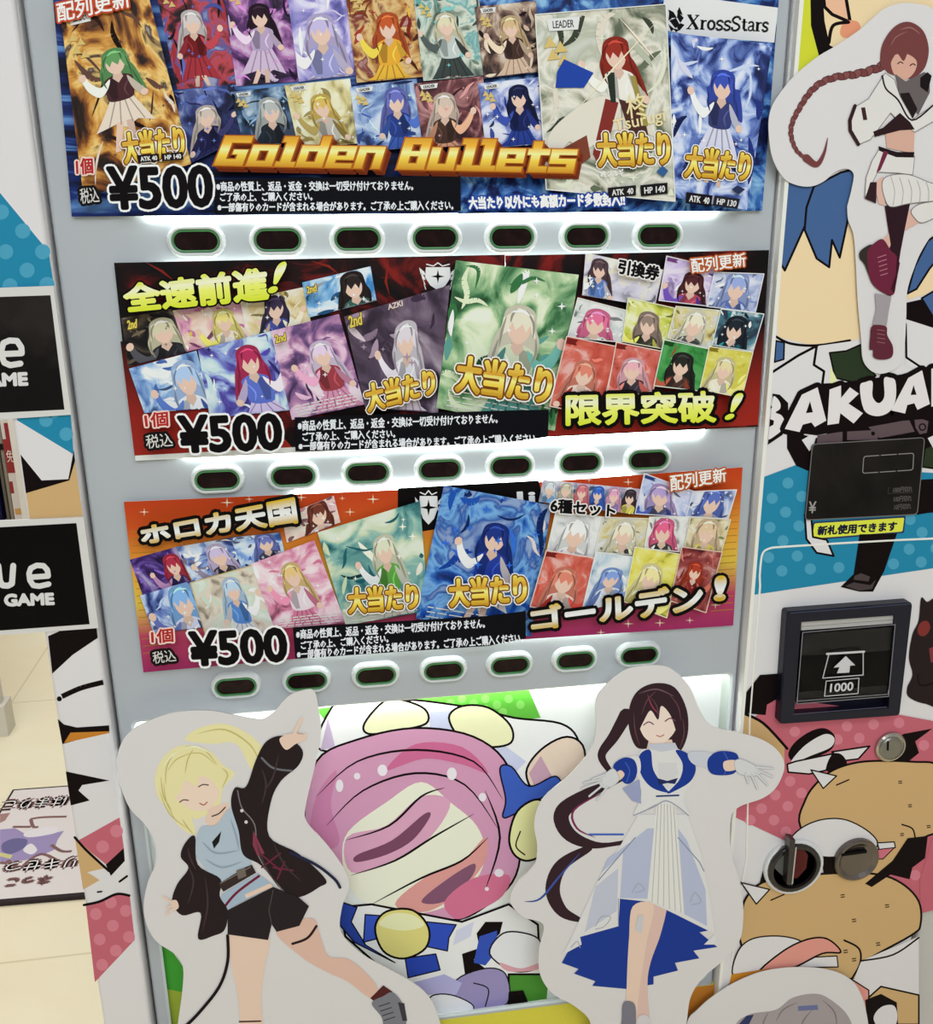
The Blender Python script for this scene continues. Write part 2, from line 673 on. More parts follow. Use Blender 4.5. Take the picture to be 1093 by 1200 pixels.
A.fill(z7(spline([(300, 330), (400, 240), (560, 250), (650, 340), (560, 310), (430, 290)])), (200, 104, 146))
for c in ([(60, 420), (200, 300), (400, 260), (600, 300), (700, 430)], [(95, 520), (220, 400), (400, 340), (570, 380), (690, 540)],
          [(640, 400), (690, 560), (640, 740)], [(160, 570), (310, 520), (420, 420), (500, 390)], [(180, 690), (330, 640), (460, 560), (600, 480)], [(250, 790), (420, 700), (560, 640), (650, 560)]):
    A.stroke(z7(c), 2.6, BLACK, True, True)
for (x, y, r, s_) in ((140, 383, 13, 22), (200, 350, 11, 12), (287, 330, 17, 20), (525, 342, 17, 22), (630, 422, 13, 15), (687, 682, 16, 14), (645, 737, 7, 7)):
    A.poly2(z7(ell(x, y, r, s_, 16)), M((236, 222, 230)), A.d + STEP)
A.up()
# blue, white and yellow patches below
A.fill(z7([(140, 800), (250, 790), (560, 850), (720, 790), (820, 860), (830, 1030), (720, 1030), (720, 1170), (420, 1130), (160, 900)]), (232, 232, 240), BLACK, BL2)
A.fill(z7([(140, 780), (200, 800), (180, 850), (230, 930), (330, 990), (190, 920), (140, 860)]), (46, 70, 160), BLACK, 1.5)
A.fill(z7([(228, 825), (300, 830), (300, 900), (222, 920)]), (58, 86, 190), BLACK, 1.5)
A.fill(z7([(440, 850), (540, 860), (515, 905), (510, 950), (440, 935)]), (50, 78, 186), BLACK, 1.5)
A.fill(z7([(365, 975), (470, 960), (485, 1015), (375, 1042)]), (44, 70, 170), BLACK, 1.5)
A.blob(z7([(262, 870), (300, 815), (390, 810), (445, 870), (435, 940), (360, 976), (290, 950)]), (222, 212, 130), BLACK, BL2)
A.blob(z7([(275, 860), (320, 822), (390, 826), (430, 862), (360, 880)]), (238, 234, 184))
A.fill(z7([(610, 890), (640, 850), (700, 850), (690, 890), (660, 920), (640, 960), (600, 980), (640, 1010), (570, 1030), (560, 960), (620, 940)]), BLACK)
A.fill(z7([(620, 900), (680, 880), (680, 950), (640, 1000), (600, 990)]), (54, 82, 180))
A.fill(z7([(540, 880), (600, 850), (590, 900), (530, 930)]), (206, 208, 236))
A.blob(z7([(540, 1050), (640, 1010), (710, 1030), (715, 1130), (600, 1160), (520, 1130)]), (150, 140, 186), BLACK, 1.5)
A.fill(z7([(385, 1060), (500, 1030), (560, 1060), (540, 1100), (440, 1100)]), (176, 172, 216))
A.blob(z7([(450, 1110), (520, 1100), (600, 1140), (560, 1190), (470, 1180)]), (224, 224, 232), BLACK, 1.5)
A.fill(z7([(520, 1180), (700, 1155), (830, 1140), (830, 1175), (520, 1200)]), (74, 140, 52))
A.stroke(z7([(600, 1060), (650, 1080), (640, 1140)]), 1.4, BLACK, True)
A.blob(z7([(655, 960), (700, 890), (780, 890), (830, 920), (830, 1000), (740, 1020)]), (226, 226, 246), BLACK, 1.7)
A.blob(z7([(690, 990), (760, 1010), (830, 990), (815, 1015), (720, 1020)]), (216, 160, 172))
A.fill(z7([(720, 1090), (770, 1085), (785, 1120), (780, 1160), (715, 1165)]), BLACK)
A.blob(z7([(690, 325), (730, 318), (790, 385), (880, 350), (900, 400), (820, 430), (740, 480), (700, 490), (710, 430)]), (62, 94, 186), BLACK, 1.7)
A.blob(z7([(722, 560), (750, 470), (820, 430), (860, 480), (850, 600), (790, 640), (740, 620)]), (238, 234, 168), BLACK, BL2)
A.stroke(z7([(760, 540), (745, 590), (775, 620)]), 1.6, BLACK, True)
A.build('backlit_print', vm)

# ------------------------------------------------------------------ vinyl-covered body below the display
A = Art()
x0, x1 = XL, XR
A.box(x0, x1, -0.0004, 0.075, ZBOT, RZ0 - 0.0041, M((208, 198, 72)))
xo = P(780, 1185, 0.0).x
A.face([(xo, -0.0006, ZBOT), (x1, -0.0006, ZBOT), (x1, -0.0006, RZ0 - 0.0042), (xo, -0.0006, RZ0 - 0.0042)], M((200, 130, 50)))
A.build('lower_panel', vm)


# ------------------------------------------------------------------ left column
def plate(A, xa, xb, za, zb, d, m, r=0.006):
    """A sheet-metal face with rounded vertical edges going back to y = 0.075."""
    prof = []
    for k in range(6):
        t = math.radians(90 * k / 5)
        prof.append((xa + r - r * math.cos(t), -d + r - r * math.sin(t)))
    for k in range(6):
        t = math.radians(90 * k / 5)
        prof.append((xb - r + r * math.sin(t), -d + r - r * math.cos(t)))
    prof = [(xa, 0.075)] + prof + [(xb, 0.075)]
    for k in range(len(prof) - 1):
        a, b = prof[k], prof[k + 1]
        A.face([(a[0], a[1], za), (b[0], b[1], za), (b[0], b[1], zb), (a[0], a[1], zb)], m, smooth=0 < k < len(prof) - 2 and k != 6)
    for z in (za, zb):
        A.face([(p[0], p[1], z) for p in prof], m)


A = Art()
plate(A, XL0, XL, ZBOT, ZTOP, DB, M(WHITE, 0.4))
A.d = DB
z2 = Z(0, 0, 3)
z3 = Z(0, 320, 4)
z4 = Z(0, 580, 4)
z5 = Z(0, 850, 3.428)
A.fill([(-24, 205), (0, 226), (57, 295), (63, 335), (62, 345), (-6, 350)], TEAL)
A.dots(z2([(80, 812), (20, 885), (95, 950), (150, 885), (5, 745), (165, 1000), (35, 1005)]), 9, TEALD)
A.fill(z3([(70, 640), (330, 640), (345, 850), (80, 690)]), TEAL)
A.dots(z3([(215, 690), (310, 755), (250, 650)]), 8, TEALD)
A.fill(z3([(96, 850), (195, 972), (320, 966), (346, 830), (352, 880), (330, 975), (122, 1035)]), BLACK)
A.fill(z3([(122, 1032), (325, 972), (352, 880), (390, 1160), (140, 1160)]), TAN)
A.fill(z4([(225, 662), (275, 640), (300, 600), (450, 600), (458, 670), (340, 750), (245, 838)]), BLACK)
A.stroke(z4([(290, 945), (380, 905), (484, 878)]), 6, BLACK, True, cap=False)
A.disc(69.5, 819, 3, BLACK)
A.fill(z4([(270, 1050), (300, 1076), (360, 1090), (511, 1080), (513, 1108), (292, 1168)]), BLACK)
A.fill(z4([(330, 1114), (512, 1108), (512, 1116), (300, 1163)]), (192, 122, 44))
A.fill(z5([(264, 185), (440, 222), (330, 240), (315, 262), (360, 302), (284, 322)]), BLACK)
A.fill(z5([(310, 465), (480, 370), (498, 500), (430, 562)]), PINK)
A.dots(z5([(412, 488), (468, 425)]), 7.5, PINKD)
A.fill(z5([(300, 448), (430, 572), (350, 590), (400, 622), (334, 660)]), TAN)
A.stroke(z5([(300, 450), (350, 505), (437, 585)]), 3, BLACK, True)
A.fill(z5([(425, 560), (497, 493), (501, 545), (445, 605)]), BLACK)
A.fill(z5([(345, 725), (468, 680), (521, 688), (541, 862), (381, 1032)]), PINK)
A.dots(z5([(385, 758), (453, 805), (400, 860), (505, 745), (465, 905), (410, 962), (518, 850), (445, 712)]), 7, PINKD)
A.stroke(z5([(337, 722), (400, 708), (468, 678), (519, 684)]), 3, BLACK, True)
A.stroke(z5([(480, 628), (510, 606)]), 2.5, BLACK)
A.stroke(z5([(392, 670), (408, 668)]), 2, BLACK)
A.build('side_column', vm)

# ------------------------------------------------------------------ right service panel with its vinyl picture
A = Art()
plate(A, XR, XR1, ZBOT, ZTOP, DB, M(WHITE, 0.4))
A.d = DB
zA = Z(870, 0, 4.614)
zB = Z(870, 200, 4.614)
zC = Z(870, 430, 4.614)
zD = Z(870, 660, 4.9)
zE = Z(850, 840, 4.5)
zF = Z(780, 1000, 3.492)
E_ = BLACK
A.fill([(937, -20), (1120, -20), (1120, 120), (930, 120)], (200, 204, 54))
A.fill([(949, -20), (1120, -20), (1120, 60), (990, 60), (960, 68), (950, 30)], BLACK)
A.fill([(963, -20), (1120, -20), (1120, 40), (985, 60), (972, 53), (966, 25)], CREAM)
A.fill([(963, -20), (988, -20), (996, 26), (975, 17), (966, 8)], (226, 178, 146), E_, 4)
A.blob([(984, 37), (990, 25), (1004, 25), (1008, 34), (1000, 43), (988, 44)], (220, 146, 112))
A.stroke([(971, 50), (976, 30), (994, 26)], 4, E_, True)
BLUE = (66, 96, 142)
A.fill(zB([(180, 560), (330, 290), (600, 230), (660, 400), (660, 900), (540, 935), (380, 945), (190, 900)]), CREAM)
A.stroke(zB([(176, 895), (260, 935), (400, 945), (580, 918)]), 3, E_, True)
A.fill(zB([(238, -40), (420, 60), (345, 280), (228, 540), (205, 500)]), BLUE, E_, 2.6)
A.fill(zB([(385, 85), (530, 10), (610, -10), (610, 150), (570, 260), (525, 470), (483, 375), (468, 522), (400, 475), (335, 320), (345, 200)]), BLUE, E_, 2.6)
A.fill(zB([(160, 1090), (390, 950), (640, 915), (660, 1160), (150, 1290)]), WHITE)
A.stroke(zB([(160, 1090), (300, 1000), (405, 945)]), 3, E_)
A.stroke(zB([(400, 950), (385, 1050), (440, 1085), (430, 1160)]), 3, E_)
A.fill(zB([(180, 920), (225, 930), (222, 1020), (172, 1035)]), BLUE, E_, 2)
A.fill(zB([(470, 985), (560, 975), (640, 940), (650, 1020), (720, 1110), (600, 1145), (500, 1120)]), (42, 54, 36), E_, 2)
A.fill(zB([(475, 1060), (520, 1150), (470, 1150)]), (224, 224, 170))
A.fill(zB([(870, 800), (1040, 850), (1120, 860), (1120, 1090), (880, 1060)]), WHITE)
A.fill(zB([(880, 715), (970, 695), (1120, 640), (1120, 900), (1029, 850), (875, 800)]), BLACK)
A.fill(zB([(885, 700), (985, 670), (1120, 590), (1120, 300), (900, 560)]), CREAM)
A.fill(zB([(890, 665), (930, 520), (1000, 380), (1120, 300), (1120, 400), (1010, 530), (940, 640)]), BLUE, E_, 2.4)
A.fill(zB([(968, 690), (1120, 600), (1120, 840), (1029, 790)]), BLUE, E_, 2.2)
A.stroke(zB([(882, 830), (885, 1010), (960, 1060)]), 2.6, E_)
# lower limb and sash shapes
TEALP = [(892, 560), (935, 544), (1120, 556), (1120, 662), (883, 697)]
A.fill(TEALP, TEAL)
A.dots(zC([(245, 628), (160, 710), (320, 700), (232, 785), (148, 868), (305, 860), (218, 940), (520, 1085), (366, 1092), (295, 1022), (140, 1030),
           (212, 1103), (900, 985), (815, 1065), (965, 1055), (970, 895), (905, 825), (1045, 980)]), 6.6, TEALD)
A.fill(zC([(240, 345), (380, 380), (360, 565), (290, 535), (240, 440)]), BLACK)
A.fill(zC([(320, 395), (380, 360), (390, 420), (360, 455)]), WHITE)
A.fill(zC([(395, 385), (530, 330), (800, 290), (930, 260), (1120, 300), (1120, 440), (380, 440)]), BLACK)
A.fill(zC([(405, 370), (540, 350), (540, 420), (400, 420)]), (92, 76, 80))
A.fill(zC([(560, 345), (735, 335), (735, 400), (560, 400)]), (92, 76, 80), E_, 2)
A.fill(zC([(680, 325), (900, 285), (930, 350), (740, 385)]), (92, 76, 80))
A.fill(zC([(920, 260), (1010, 290), (1000, 360), (955, 370), (930, 330)]), (92, 76, 80), E_, 2.2)
A.poly2(zC(ell(705, 360, 11)), M(BLACK), A.d + STEP)
A.up()
A.stroke(zC(ell(972, 325, 17) + [(989, 325)]), 1.6, E_)
A.fill(zC([(985, 440), (1120, 380), (1120, 560), (970, 540)]), (42, 54, 36), E_, 2)
A.fill(zC([(1000, 385), (1120, 330), (1120, 440), (1030, 440)]), WHITE)
A.fill(zC([(960, 610), (1120, 600), (1120, 780), (1000, 790), (940, 800)]), BLACK)
A.fill(zC([(632, 905), (835, 900), (765, 1105), (705, 1215), (630, 1215), (530, 1190), (600, 1120)]), BLACK)
A.fill(zC([(605, 1130), (640, 1115), (690, 1135), (680, 1160), (600, 1150)]), (72, 62, 62))
A.fill(zC([(555, 1185), (600, 1165), (690, 1180), (720, 1150), (700, 1200), (630, 1210)]), (72, 62, 62))
A.fill(zC([(336, 800), (370, 800), (380, 920), (455, 935), (492, 1022), (400, 1005), (345, 930)]), WHITE, E_, 2.4)
# BAKUA lettering
letters = [
    [(320, 150), (405, 110), (452, 290), (390, 325), (372, 300), (325, 312), (308, 352), (228, 335)],
    [(470, 122), (532, 100), (532, 168), (580, 110), (628, 145), (572, 198), (650, 250), (600, 306), (528, 250), (520, 305), (458, 314)],
    spline([(634, 105), (664, 82), (702, 80), (702, 160), (735, 196), (766, 160), (764, 64), (795, 58), (826, 78), (826, 180), (790, 245), (720, 266), (655, 230)], 4),
    [(895, 60), (970, 18), (1012, 200), (945, 232), (928, 196), (890, 206), (878, 252), (803, 235)],
    [(1020, 10), (1110, -10), (1110, 200), (1020, 215)],
]
A.fill(zC([(300, 170), (420, 90), (540, 85), (640, 70), (860, 40), (1120, -40), (1120, 300), (1000, 280), (760, 300), (400, 370), (250, 350)]), BLACK)
zG = Z(858, 400, 7.19)
A.fill(zG([(338, 440), (400, 450), (470, 520), (470, 700), (420, 790), (298, 872), (302, 840), (338, 470)]), BLACK)
A.fill(zG(spline([(342, 472), (378, 482), (404, 525), (400, 570), (364, 600), (415, 625), (446, 690), (420, 745), (360, 795), (304, 826), (310, 760), (322, 640)], 4)), (220, 214, 214))
A.fill(zG([(324, 540), (336, 555), (322, 572)]), BLACK)
A.fill(zG([(316, 655), (350, 668), (346, 702), (312, 722)]), BLACK)
d = A.up()
for L in letters:
    A.poly2(zC(L), M(BLACK), d)
    A.stroke(zC(L + [L[0]]), 12, BLACK, d=d)
d = A.up()
for L in letters:
    A.poly2(zC(L), M((220, 214, 214)), d)
d = A.up()
for L in ([(342, 250), (364, 185), (380, 245)], [(908, 152), (924, 98), (940, 150)]):
    A.poly2(zC(L), M(BLACK), d)
# dark rounded shape at the right edge
A.blob(zD([(1010, 330), (1025, 200), (1060, 222), (1110, 205), (1180, 300), (1180, 800), (1050, 808), (955, 770), (945, 715), (975, 640), (955, 540), (975, 410)]), (40, 30, 30))
A.stroke(zD([(1005, 640), (1020, 700), (1093, 690)]), 1.6, (18, 10, 10), True)
A.fill(zD([(1070, 490), (1120, 470), (1120, 560), (1080, 570)]), (124, 56, 60))
A.disc(*zD([(1040, 375)])[0], 7, (124, 50, 46), 9.5, 0.4)
# dotted pink field with plain rounded shapes in tan, white and black
A.fill([(871, 855), (900, 824), (915, 818), (1040, 835), (1120, 850), (1120, 1060), (1060, 1075), (930, 990), (862, 958)], PINK)
A.dots(zE([(365, 78), (640, 50), (780, 40), (705, 112), (915, 32), (590, 120), (340, 340), (262, 412), (190, 484), (328, 472), (400, 402), (255, 545), (318, 605), (130, 545), (1045, 150), (1000, 835)]), 6.3, PINKD)
A.fill(zD([(8, 862), (18, 745), (100, 642), (225, 632), (215, 770), (140, 812), (132, 872)]), BLACK)
A.fill(zD([(0, 862), (110, 920), (240, 1045), (240, 1200), (-20, 1200)]), TAN)
A.stroke(zD([(5, 862), (120, 920), (256, 1065)]), 3.2, E_, True)
A.blob(zE([(330, 200), (365, 135), (445, 78), (520, 60), (575, 100), (560, 170), (470, 215), (370, 240)]), BLACK)
A.blob(zE([(350, 228), (420, 150), (520, 92), (572, 110), (555, 160), (450, 205), (365, 240)]), WHITE)
A.fill(zE([(325, 250), (370, 235), (565, 195), (530, 282), (440, 302), (330, 292)]), WHITE, E_, 2)
A.fill(zE([(560, 185), (760, 155), (700, 222), (620, 232)]), WHITE, E_, 2)
A.fill(zE([(850, 140), (940, 90), (1090, 62), (1000, 130), (1020, 190), (960, 240), (840, 240)]), BLACK)
A.blob(zE([(530, 280), (560, 200), (610, 198), (640, 250), (590, 290)]), BLACK)
A.blob(zE([(395, 580), (420, 440), (480, 350), (570, 280), (700, 240), (860, 232), (1000, 238), (1100, 245), (1180, 300), (1180, 560), (1040, 640), (960, 720), (860, 800), (760, 840), (560, 760)]), TAN, E_, 2.4)
A.blob(zE([(340, 650), (410, 580), (520, 540), (640, 545), (760, 610), (800, 680), (700, 740), (480, 735), (380, 700)]), WHITE, E_, 1.6)
A.fill(zE([(450, 280), (585, 312), (515, 378)]), WHITE, E_, 1.6)
A.stroke(zE([(585, 360), (650, 332)]), 1.6, E_)
for x, y in ((920, 346), (972, 470), (930, 622), (1070, 580)):
    A.stroke(zE([(x - 8, y - 5), (x + 8, y - 7)]), 1.1, E_)
    A.stroke(zE([(x - 7, y + 5), (x + 9, y + 3)]), 1.1, E_)
A.stroke(zE([(930, 568), (985, 590), (1000, 640)]), 1.7, E_, True)
A.fill(zE([(800, 665), (890, 660), (895, 690), (810, 700)]), WHITE, E_, 1.4)
A.fill(zE([(800, 700), (890, 690), (830, 750), (790, 750)]), (200, 110, 124), E_, 1.2)
A.fill(zE([(500, 740), (600, 735), (600, 830), (520, 830)]), BLACK)
A.fill(zE([(1025, 860), (1090, 640), (1120, 640), (1120, 1000), (1025, 1000)]), PINK)
A.fill(zE([(180, 880), (200, 800), (300, 860), (240, 905)]), BLACK)
A.blob(zF([(312, 270), (330, 180), (420, 110), (640, 84), (850, 84), (960, 120), (1034, 195), (1042, 290), (1005, 335), (820, 440), (770, 515), (600, 470), (330, 400)]), TAN, E_, 2.4)
A.fill(zE([(735, 880), (880, 760), (960, 640), (1066, 628), (1052, 745), (985, 795), (970, 857), (870, 832), (770, 898)]), BLACK)
A.fill(zF([(308, 120), (425, 148), (370, 208)]), WHITE, E_, 1.6)
A.stroke(zF([(430, 192), (484, 168)]), 1.6, E_)
A.blob(zF([(296, 400), (360, 348), (480, 340), (560, 372), (450, 440), (380, 482), (276, 500)]), WHITE, E_, 1.6)
A.blob(zF([(380, 490), (480, 400), (580, 352), (660, 350), (716, 404), (640, 410), (515, 470)]), (216, 146, 134), E_, 2)
A.fill(zF([(610, 425), (700, 420), (705, 465), (530, 468)]), WHITE, E_, 1.4)
A.stroke(zF([(730, 356), (790, 390), (795, 450), (760, 515)]), 2.2, E_, True)
for x, y in ((723, 175), (905, 216), (770, 275), (735, 402), (770, 436), (868, 372)):
    A.stroke(zF([(x - 7, y - 4), (x + 7, y - 6)]), 1.1, E_)
    A.stroke(zF([(x - 6, y + 5), (x + 8, y + 3)]), 1.1, E_)
A.fill(zF([(800, 440), (1035, 340), (1035, 480), (770, 515)]), WHITE)
A.stroke(zF([(800, 440), (930, 415), (1035, 345)]), 2, E_, True)
A.fill(zF([(270, 495), (430, 470), (300, 760), (200, 760)]), (196, 130, 44))
A.fill(zF([(760, 515), (1035, 478), (1035, 760), (800, 760)]), WHITE)
A.fill(zF([(755, 512), (830, 560), (835, 700), (805, 620)]), (216, 146, 134), E_, 1.6)
A.fill(zF([(830, 590), (880, 545), (1035, 580), (1035, 700), (840, 700)]), TAN, E_, 2)
A.fill(zF([(815, 600), (880, 575), (945, 610), (950, 700), (900, 760), (830, 760)]), BLACK)
A.blob(zF([(850, 680), (880, 630), (935, 625), (945, 690), (900, 740)]), WHITE)
A.build('service_panel', vm)


# clear acrylic edge and the coin-door seam
def bead(pts, r, d, m, name, parent, sq=1.0):
    A = Art()
    c = [P(u, v, d) for u, v in pts]
    loops = []
    for k in range(len(c)):
        t = (c[min(k + 1, len(c) - 1)] - c[max(k - 1, 0)]).normalized()
        a = Vector((0, -1, 0))
        b = t.cross(a).normalized()
        loops.append([c[k] + a * (r * sq * math.cos(x)) + b * (r * math.sin(x)) for x in [2 * math.pi * i / 8 for i in range(8)]])
    A.loops(loops, m)
    return A.build(name, parent)


pale = M((226, 224, 216), 0.25, spec=0.5)
A = Art()
A.box(XR - 0.0005, XR + 0.0045, -DB - 0.0015, -DB + 0.006, ZBOT, ZTOP, pale)
A.build('acrylic_edge', vm)
seam = spline(zC([(1120, 922), (1029, 928), (800, 938), (500, 955), (230, 972), (150, 980), (110, 1005), (98, 1060), (92, 1130)]), 4, False) + zD([(100, 130), (70, 520), (40, 900)]) + zF([(330, 20), (290, 250), (262, 530)])
bead(seam, 0.0016, DB + 0.0004, pale, 'door_seam', vm, 0.6)

# ------------------------------------------------------------------ payment display
navy = M((18, 19, 34), 0.35, spec=0.3)
blk = M((30, 26, 25), 0.28, spec=0.5)
A = Art()


def rpoly(q, r):
    out = []
    n = len(q)
    for i in range(n):
        p0, p1, p2 = Vector(q[i - 1]), Vector(q[i]), Vector(q[(i + 1) % n])
        a = (p0 - p1).normalized() * r + p1
        b = (p2 - p1).normalized() * r + p1
        for k in range(6):
            t = k / 5
            x = a * (1 - t) ** 2 + p1 * 2 * t * (1 - t) + b * t * t
            out.append((x.x, x.y))
    return out


q = rpoly(zC([(378, 418), (984, 382), (944, 797), (338, 828)]), 5)
A.slab(q, DB, DB + 0.004, noise_mat([(14, 12, 12), (22, 19, 18), (34, 30, 28)], 9, 4, 0.8, rough=0.3), blk)
A.stroke(q + [q[0]], 1.0, (110, 106, 104))
pd = A.build('payment_display', vm)
A = Art(DB + 0.0042)
fr = rpoly(zC([(655, 484), (925, 466), (920, 557), (648, 575)]), 3)
for i in range(len(fr)):
    if i % 6 == 5:
        a, b = fr[i], fr[(i + 1) % len(fr)]
        for t0, t1 in ((0, 0.28), (0.33, 0.67), (0.72, 1.0)):
            A.stroke([tuple(a[k] + (b[k] - a[k]) * t for k in (0, 1)) for t in (t0, t1)], 0.9, (140, 136, 132))
    else:
        A.stroke([fr[i], fr[i + 1]], 0.9, (140, 136, 132))
A.text('¥', zC([(360, 728), (398, 728), (395, 790), (357, 790)]), M((150, 146, 142)), 0.25)
for k, (s, y) in enumerate((('1000円切れ', 645), ('100円切れ', 695), ('10円切れ', 738))):
    A.text(s, zC([(815 + 3 * k, y + 5), (918 - 3 * k, y), (915 - 3 * k, y + 30), (812 + 3 * k, y + 36)]), M((88, 82, 80)), 0.15)
A.stroke(zC([(790, 650), (785, 685), (920, 678)]), 0.6, (66, 60, 58))
A.build('display_marking', pd)

# ------------------------------------------------------------------ bill acceptor
q = rpoly(zD([(252, 277), (972, 222), (897, 872), (208, 922)]), 4)
inn = zD([(335, 338), (877, 298), (838, 832), (295, 872)])
A = Art()
DF = DB + 0.014
F3 = [P(u, v, DF) for u, v in q]
B3 = [Vector((p.x, -DB, p.z)) for p in F3]
cen = sum(F3, Vector()) / len(F3)
F2 = [cen + (p - cen) * 0.985 + Vector((0, -0.003, 0)) for p in F3]
I3 = []
ic = [P(u, v, DF + 0.003) for u, v in inn]
for i in range(4):
    for k in range(6):
        I3.append(ic[i] + (ic[(i + 1) % 4] - ic[i]) * 0.004 * k)
I4 = [p + Vector((0, 0.016, 0)) for p in I3]
A.loops([B3, F3, F2, I3, I4], navy, cap=True, smooth=False)
ba = A.build('bill_acceptor', vm)
A = Art(DB + 0.008)
s = zD([(338, 338), (875, 300), (872, 345), (336, 386)])
A.slab(s, DB + 0.002, DB + 0.012, M((176, 174, 170), 0.35))
A.stroke(zD([(338, 364), (874, 324)]), 0.6, (120, 118, 116))
A.build('metal_lip', ba)
A = Art()
A.slab(zD([(340, 408), (868, 365), (830, 765), (312, 806)]), DB + 0.004, DB + 0.013, M((12, 12, 18), 0.2, spec=0.3))
A.fill(zD([(336, 530), (850, 500), (832, 700), (322, 740)]), (10, 9, 10))
A.build('bill_mouth', ba)
A = Art()
glass = bpy.data.materials.new('clear_plastic')
glass.use_nodes = True
g = glass.node_tree.nodes['Principled BSDF']
g.inputs['Base Color'].default_value = (0.95, 0.96, 0.98, 1)
g.inputs['Roughness'].default_value = 0.04
g.inputs['Transmission Weight'].default_value = 1.0
g.inputs['IOR'].default_value = 1.12
fq = zD([(345, 398), (876, 352), (838, 765), (312, 808)])
A.slab(fq, DB + 0.016, DB + 0.0185, glass)
A.build('clear_flap', ba)
A = Art(DB + 0.0187)
gr = (128, 126, 132)
A.stroke(fq + [fq[0]], 0.8, gr)
A.stroke(zD([(312, 770), (316, 792), (836, 752), (836, 730)]), 0.8, gr)
A.build('flap_edge', ba)
A = Art(DB + 0.0195)
wt = M((196, 194, 196), 0.4)
A.stroke(zD([(496, 520), (692, 508), (692, 642), (460, 660), (496, 520)]), 1.0, wt)
A.stroke(zD([(484, 521), (698, 508)]), 2.4, wt)
A.fill(zD([(592, 533), (646, 586), (617, 588), (612, 628), (541, 632), (556, 597), (522, 600)]), wt)
A.stroke(zD([(480, 677), (668, 660), (662, 748), (470, 764), (480, 677)]), 0.9, wt)
A.text('1000', zD([(506, 694), (636, 682), (632, 730), (501, 740)]), wt, 0.35)
A.build('bill_marking', ba)
A = Art(DF + 0.0033)
A.stroke(zD([(292, 868), (828, 826)]), 0.7, (86, 88, 104))
A.stroke(zD([(275, 287), (960, 234)]), 0.7, (70, 74, 96))
A.build('bezel_line', ba)


# ------------------------------------------------------------------ lock, return lever, coin slot
def turned(name, c, prof, m, parent, n=32, asp=1.0, lift=0.004):
    """Round fitting; prof = (radius in picture pixels, height above the panel)."""
    cc = P(c[0], c[1], DB)
    k = (P(c[0] + 10, c[1], DB) - cc).length / 10
    A = Art()
    A.loops([[(cc.x + r * k * math.cos(t), -DB - h - (lift if h > 0 else 0), cc.z + r * k * asp * math.sin(t)) for t in [2 * math.pi * i / n for i in range(n)]]
             for r, h in prof], m)
    return A.build(name, parent), cc, k


chrome = M((176, 172, 164), 0.22, 0.9)
dsteel = M((112, 104, 99), 0.3, 0.9)
lk, c, k = turned('key_lock', zE([(860, 150)])[0], ((17, 0), (17, 0.002), (15.5, 0.0045), (13.6, 0.005), (13.3, 0.0035)), chrome, vm)
l2, _, _ = turned('lock_cylinder', zE([(852, 148)])[0], ((13.4, 0.003), (13.2, 0.006), (11.5, 0.0075), (10.5, 0.0078)), M((130, 128, 122), 0.3, 0.8), lk)
A = Art(DB + 0.0122)
A.stroke(zE([(857, 128), (855, 178)]), 2.2, BLACK, cap=False)
A.build('keyhole', lk)
rl, c, k = turned('return_lever', zE([(350, 778)])[0], ((33.5, 0), (33.5, 0.003), (32, 0.006), (29.5, 0.007), (29, 0.006)), M((206, 206, 206), 0.35), vm)
r2, c, k = turned('lever_dial', zE([(343, 772)])[0], ((30, 0.0055), (29.5, 0.009), (28, 0.0105), (24.5, 0.0105), (23.5, 0.006)), M((26, 22, 22), 0.12, spec=0.6), rl)
A = Art(DB + 0.0105)
A.fill(zE([(330, 675), (400, 680), (435, 730), (425, 800), (380, 850), (345, 855)]), M((84, 34, 32), 0.15))
A.fill(zE([(250, 740), (300, 680), (325, 675), (312, 850), (250, 790)]), M((92, 92, 88), 0.15))
A.build('dial_face', rl)
A = Art()
A.slab(zE([(340, 645), (368, 650), (352, 890), (322, 885)]), DB + 0.010, DB + 0.024, M((40, 34, 33), 0.15, spec=0.6))
A.stroke(zE([(372, 690), (352, 880)]), 1.4, (178, 172, 166))
A.build('lever_handle', rl)
cs, c, k = turned('coin_slot', zE([(680, 742)])[0], ((25, 0), (25, 0.0025), (23.8, 0.0055), (22, 0.006), (18, 0.0025), (11, 0.0005), (5, 0.0001)), dsteel, vm)
A = Art(DB + 0.0062)
A.slab(zE([(610, 722), (745, 706), (746, 718), (611, 737)]), DB + 0.0048, DB + 0.0100, M((14, 11, 11), 0.5))
A.build('slot_opening', cs)

# ================================================================== things fixed to the machine
# ------------------------------------------------------------------ yellow sticker under the payment display
A = Art()
q = rpoly(zC([(380, 838), (882, 806), (872, 898), (368, 938)]), 2)
A.slab(q, DB, DB + 0.0006, M((44, 54, 92)))
A.fill(rpoly(zC([(388, 846), (874, 815), (864, 890), (376, 928)]), 2), (214, 218, 70))
st = A.build('notice_sticker', None, P(925, 628, DB))
tag(st, 'small yellow sticker with black writing and dark rim under the black payment display', 'sticker')
A = Art(DB + 0.0007)
A.text('新札使用できます', zC([(410, 862), (835, 836), (830, 885), (405, 910)]), M((24, 28, 52)), 0.55)
o = A.build('sticker_lettering', st)

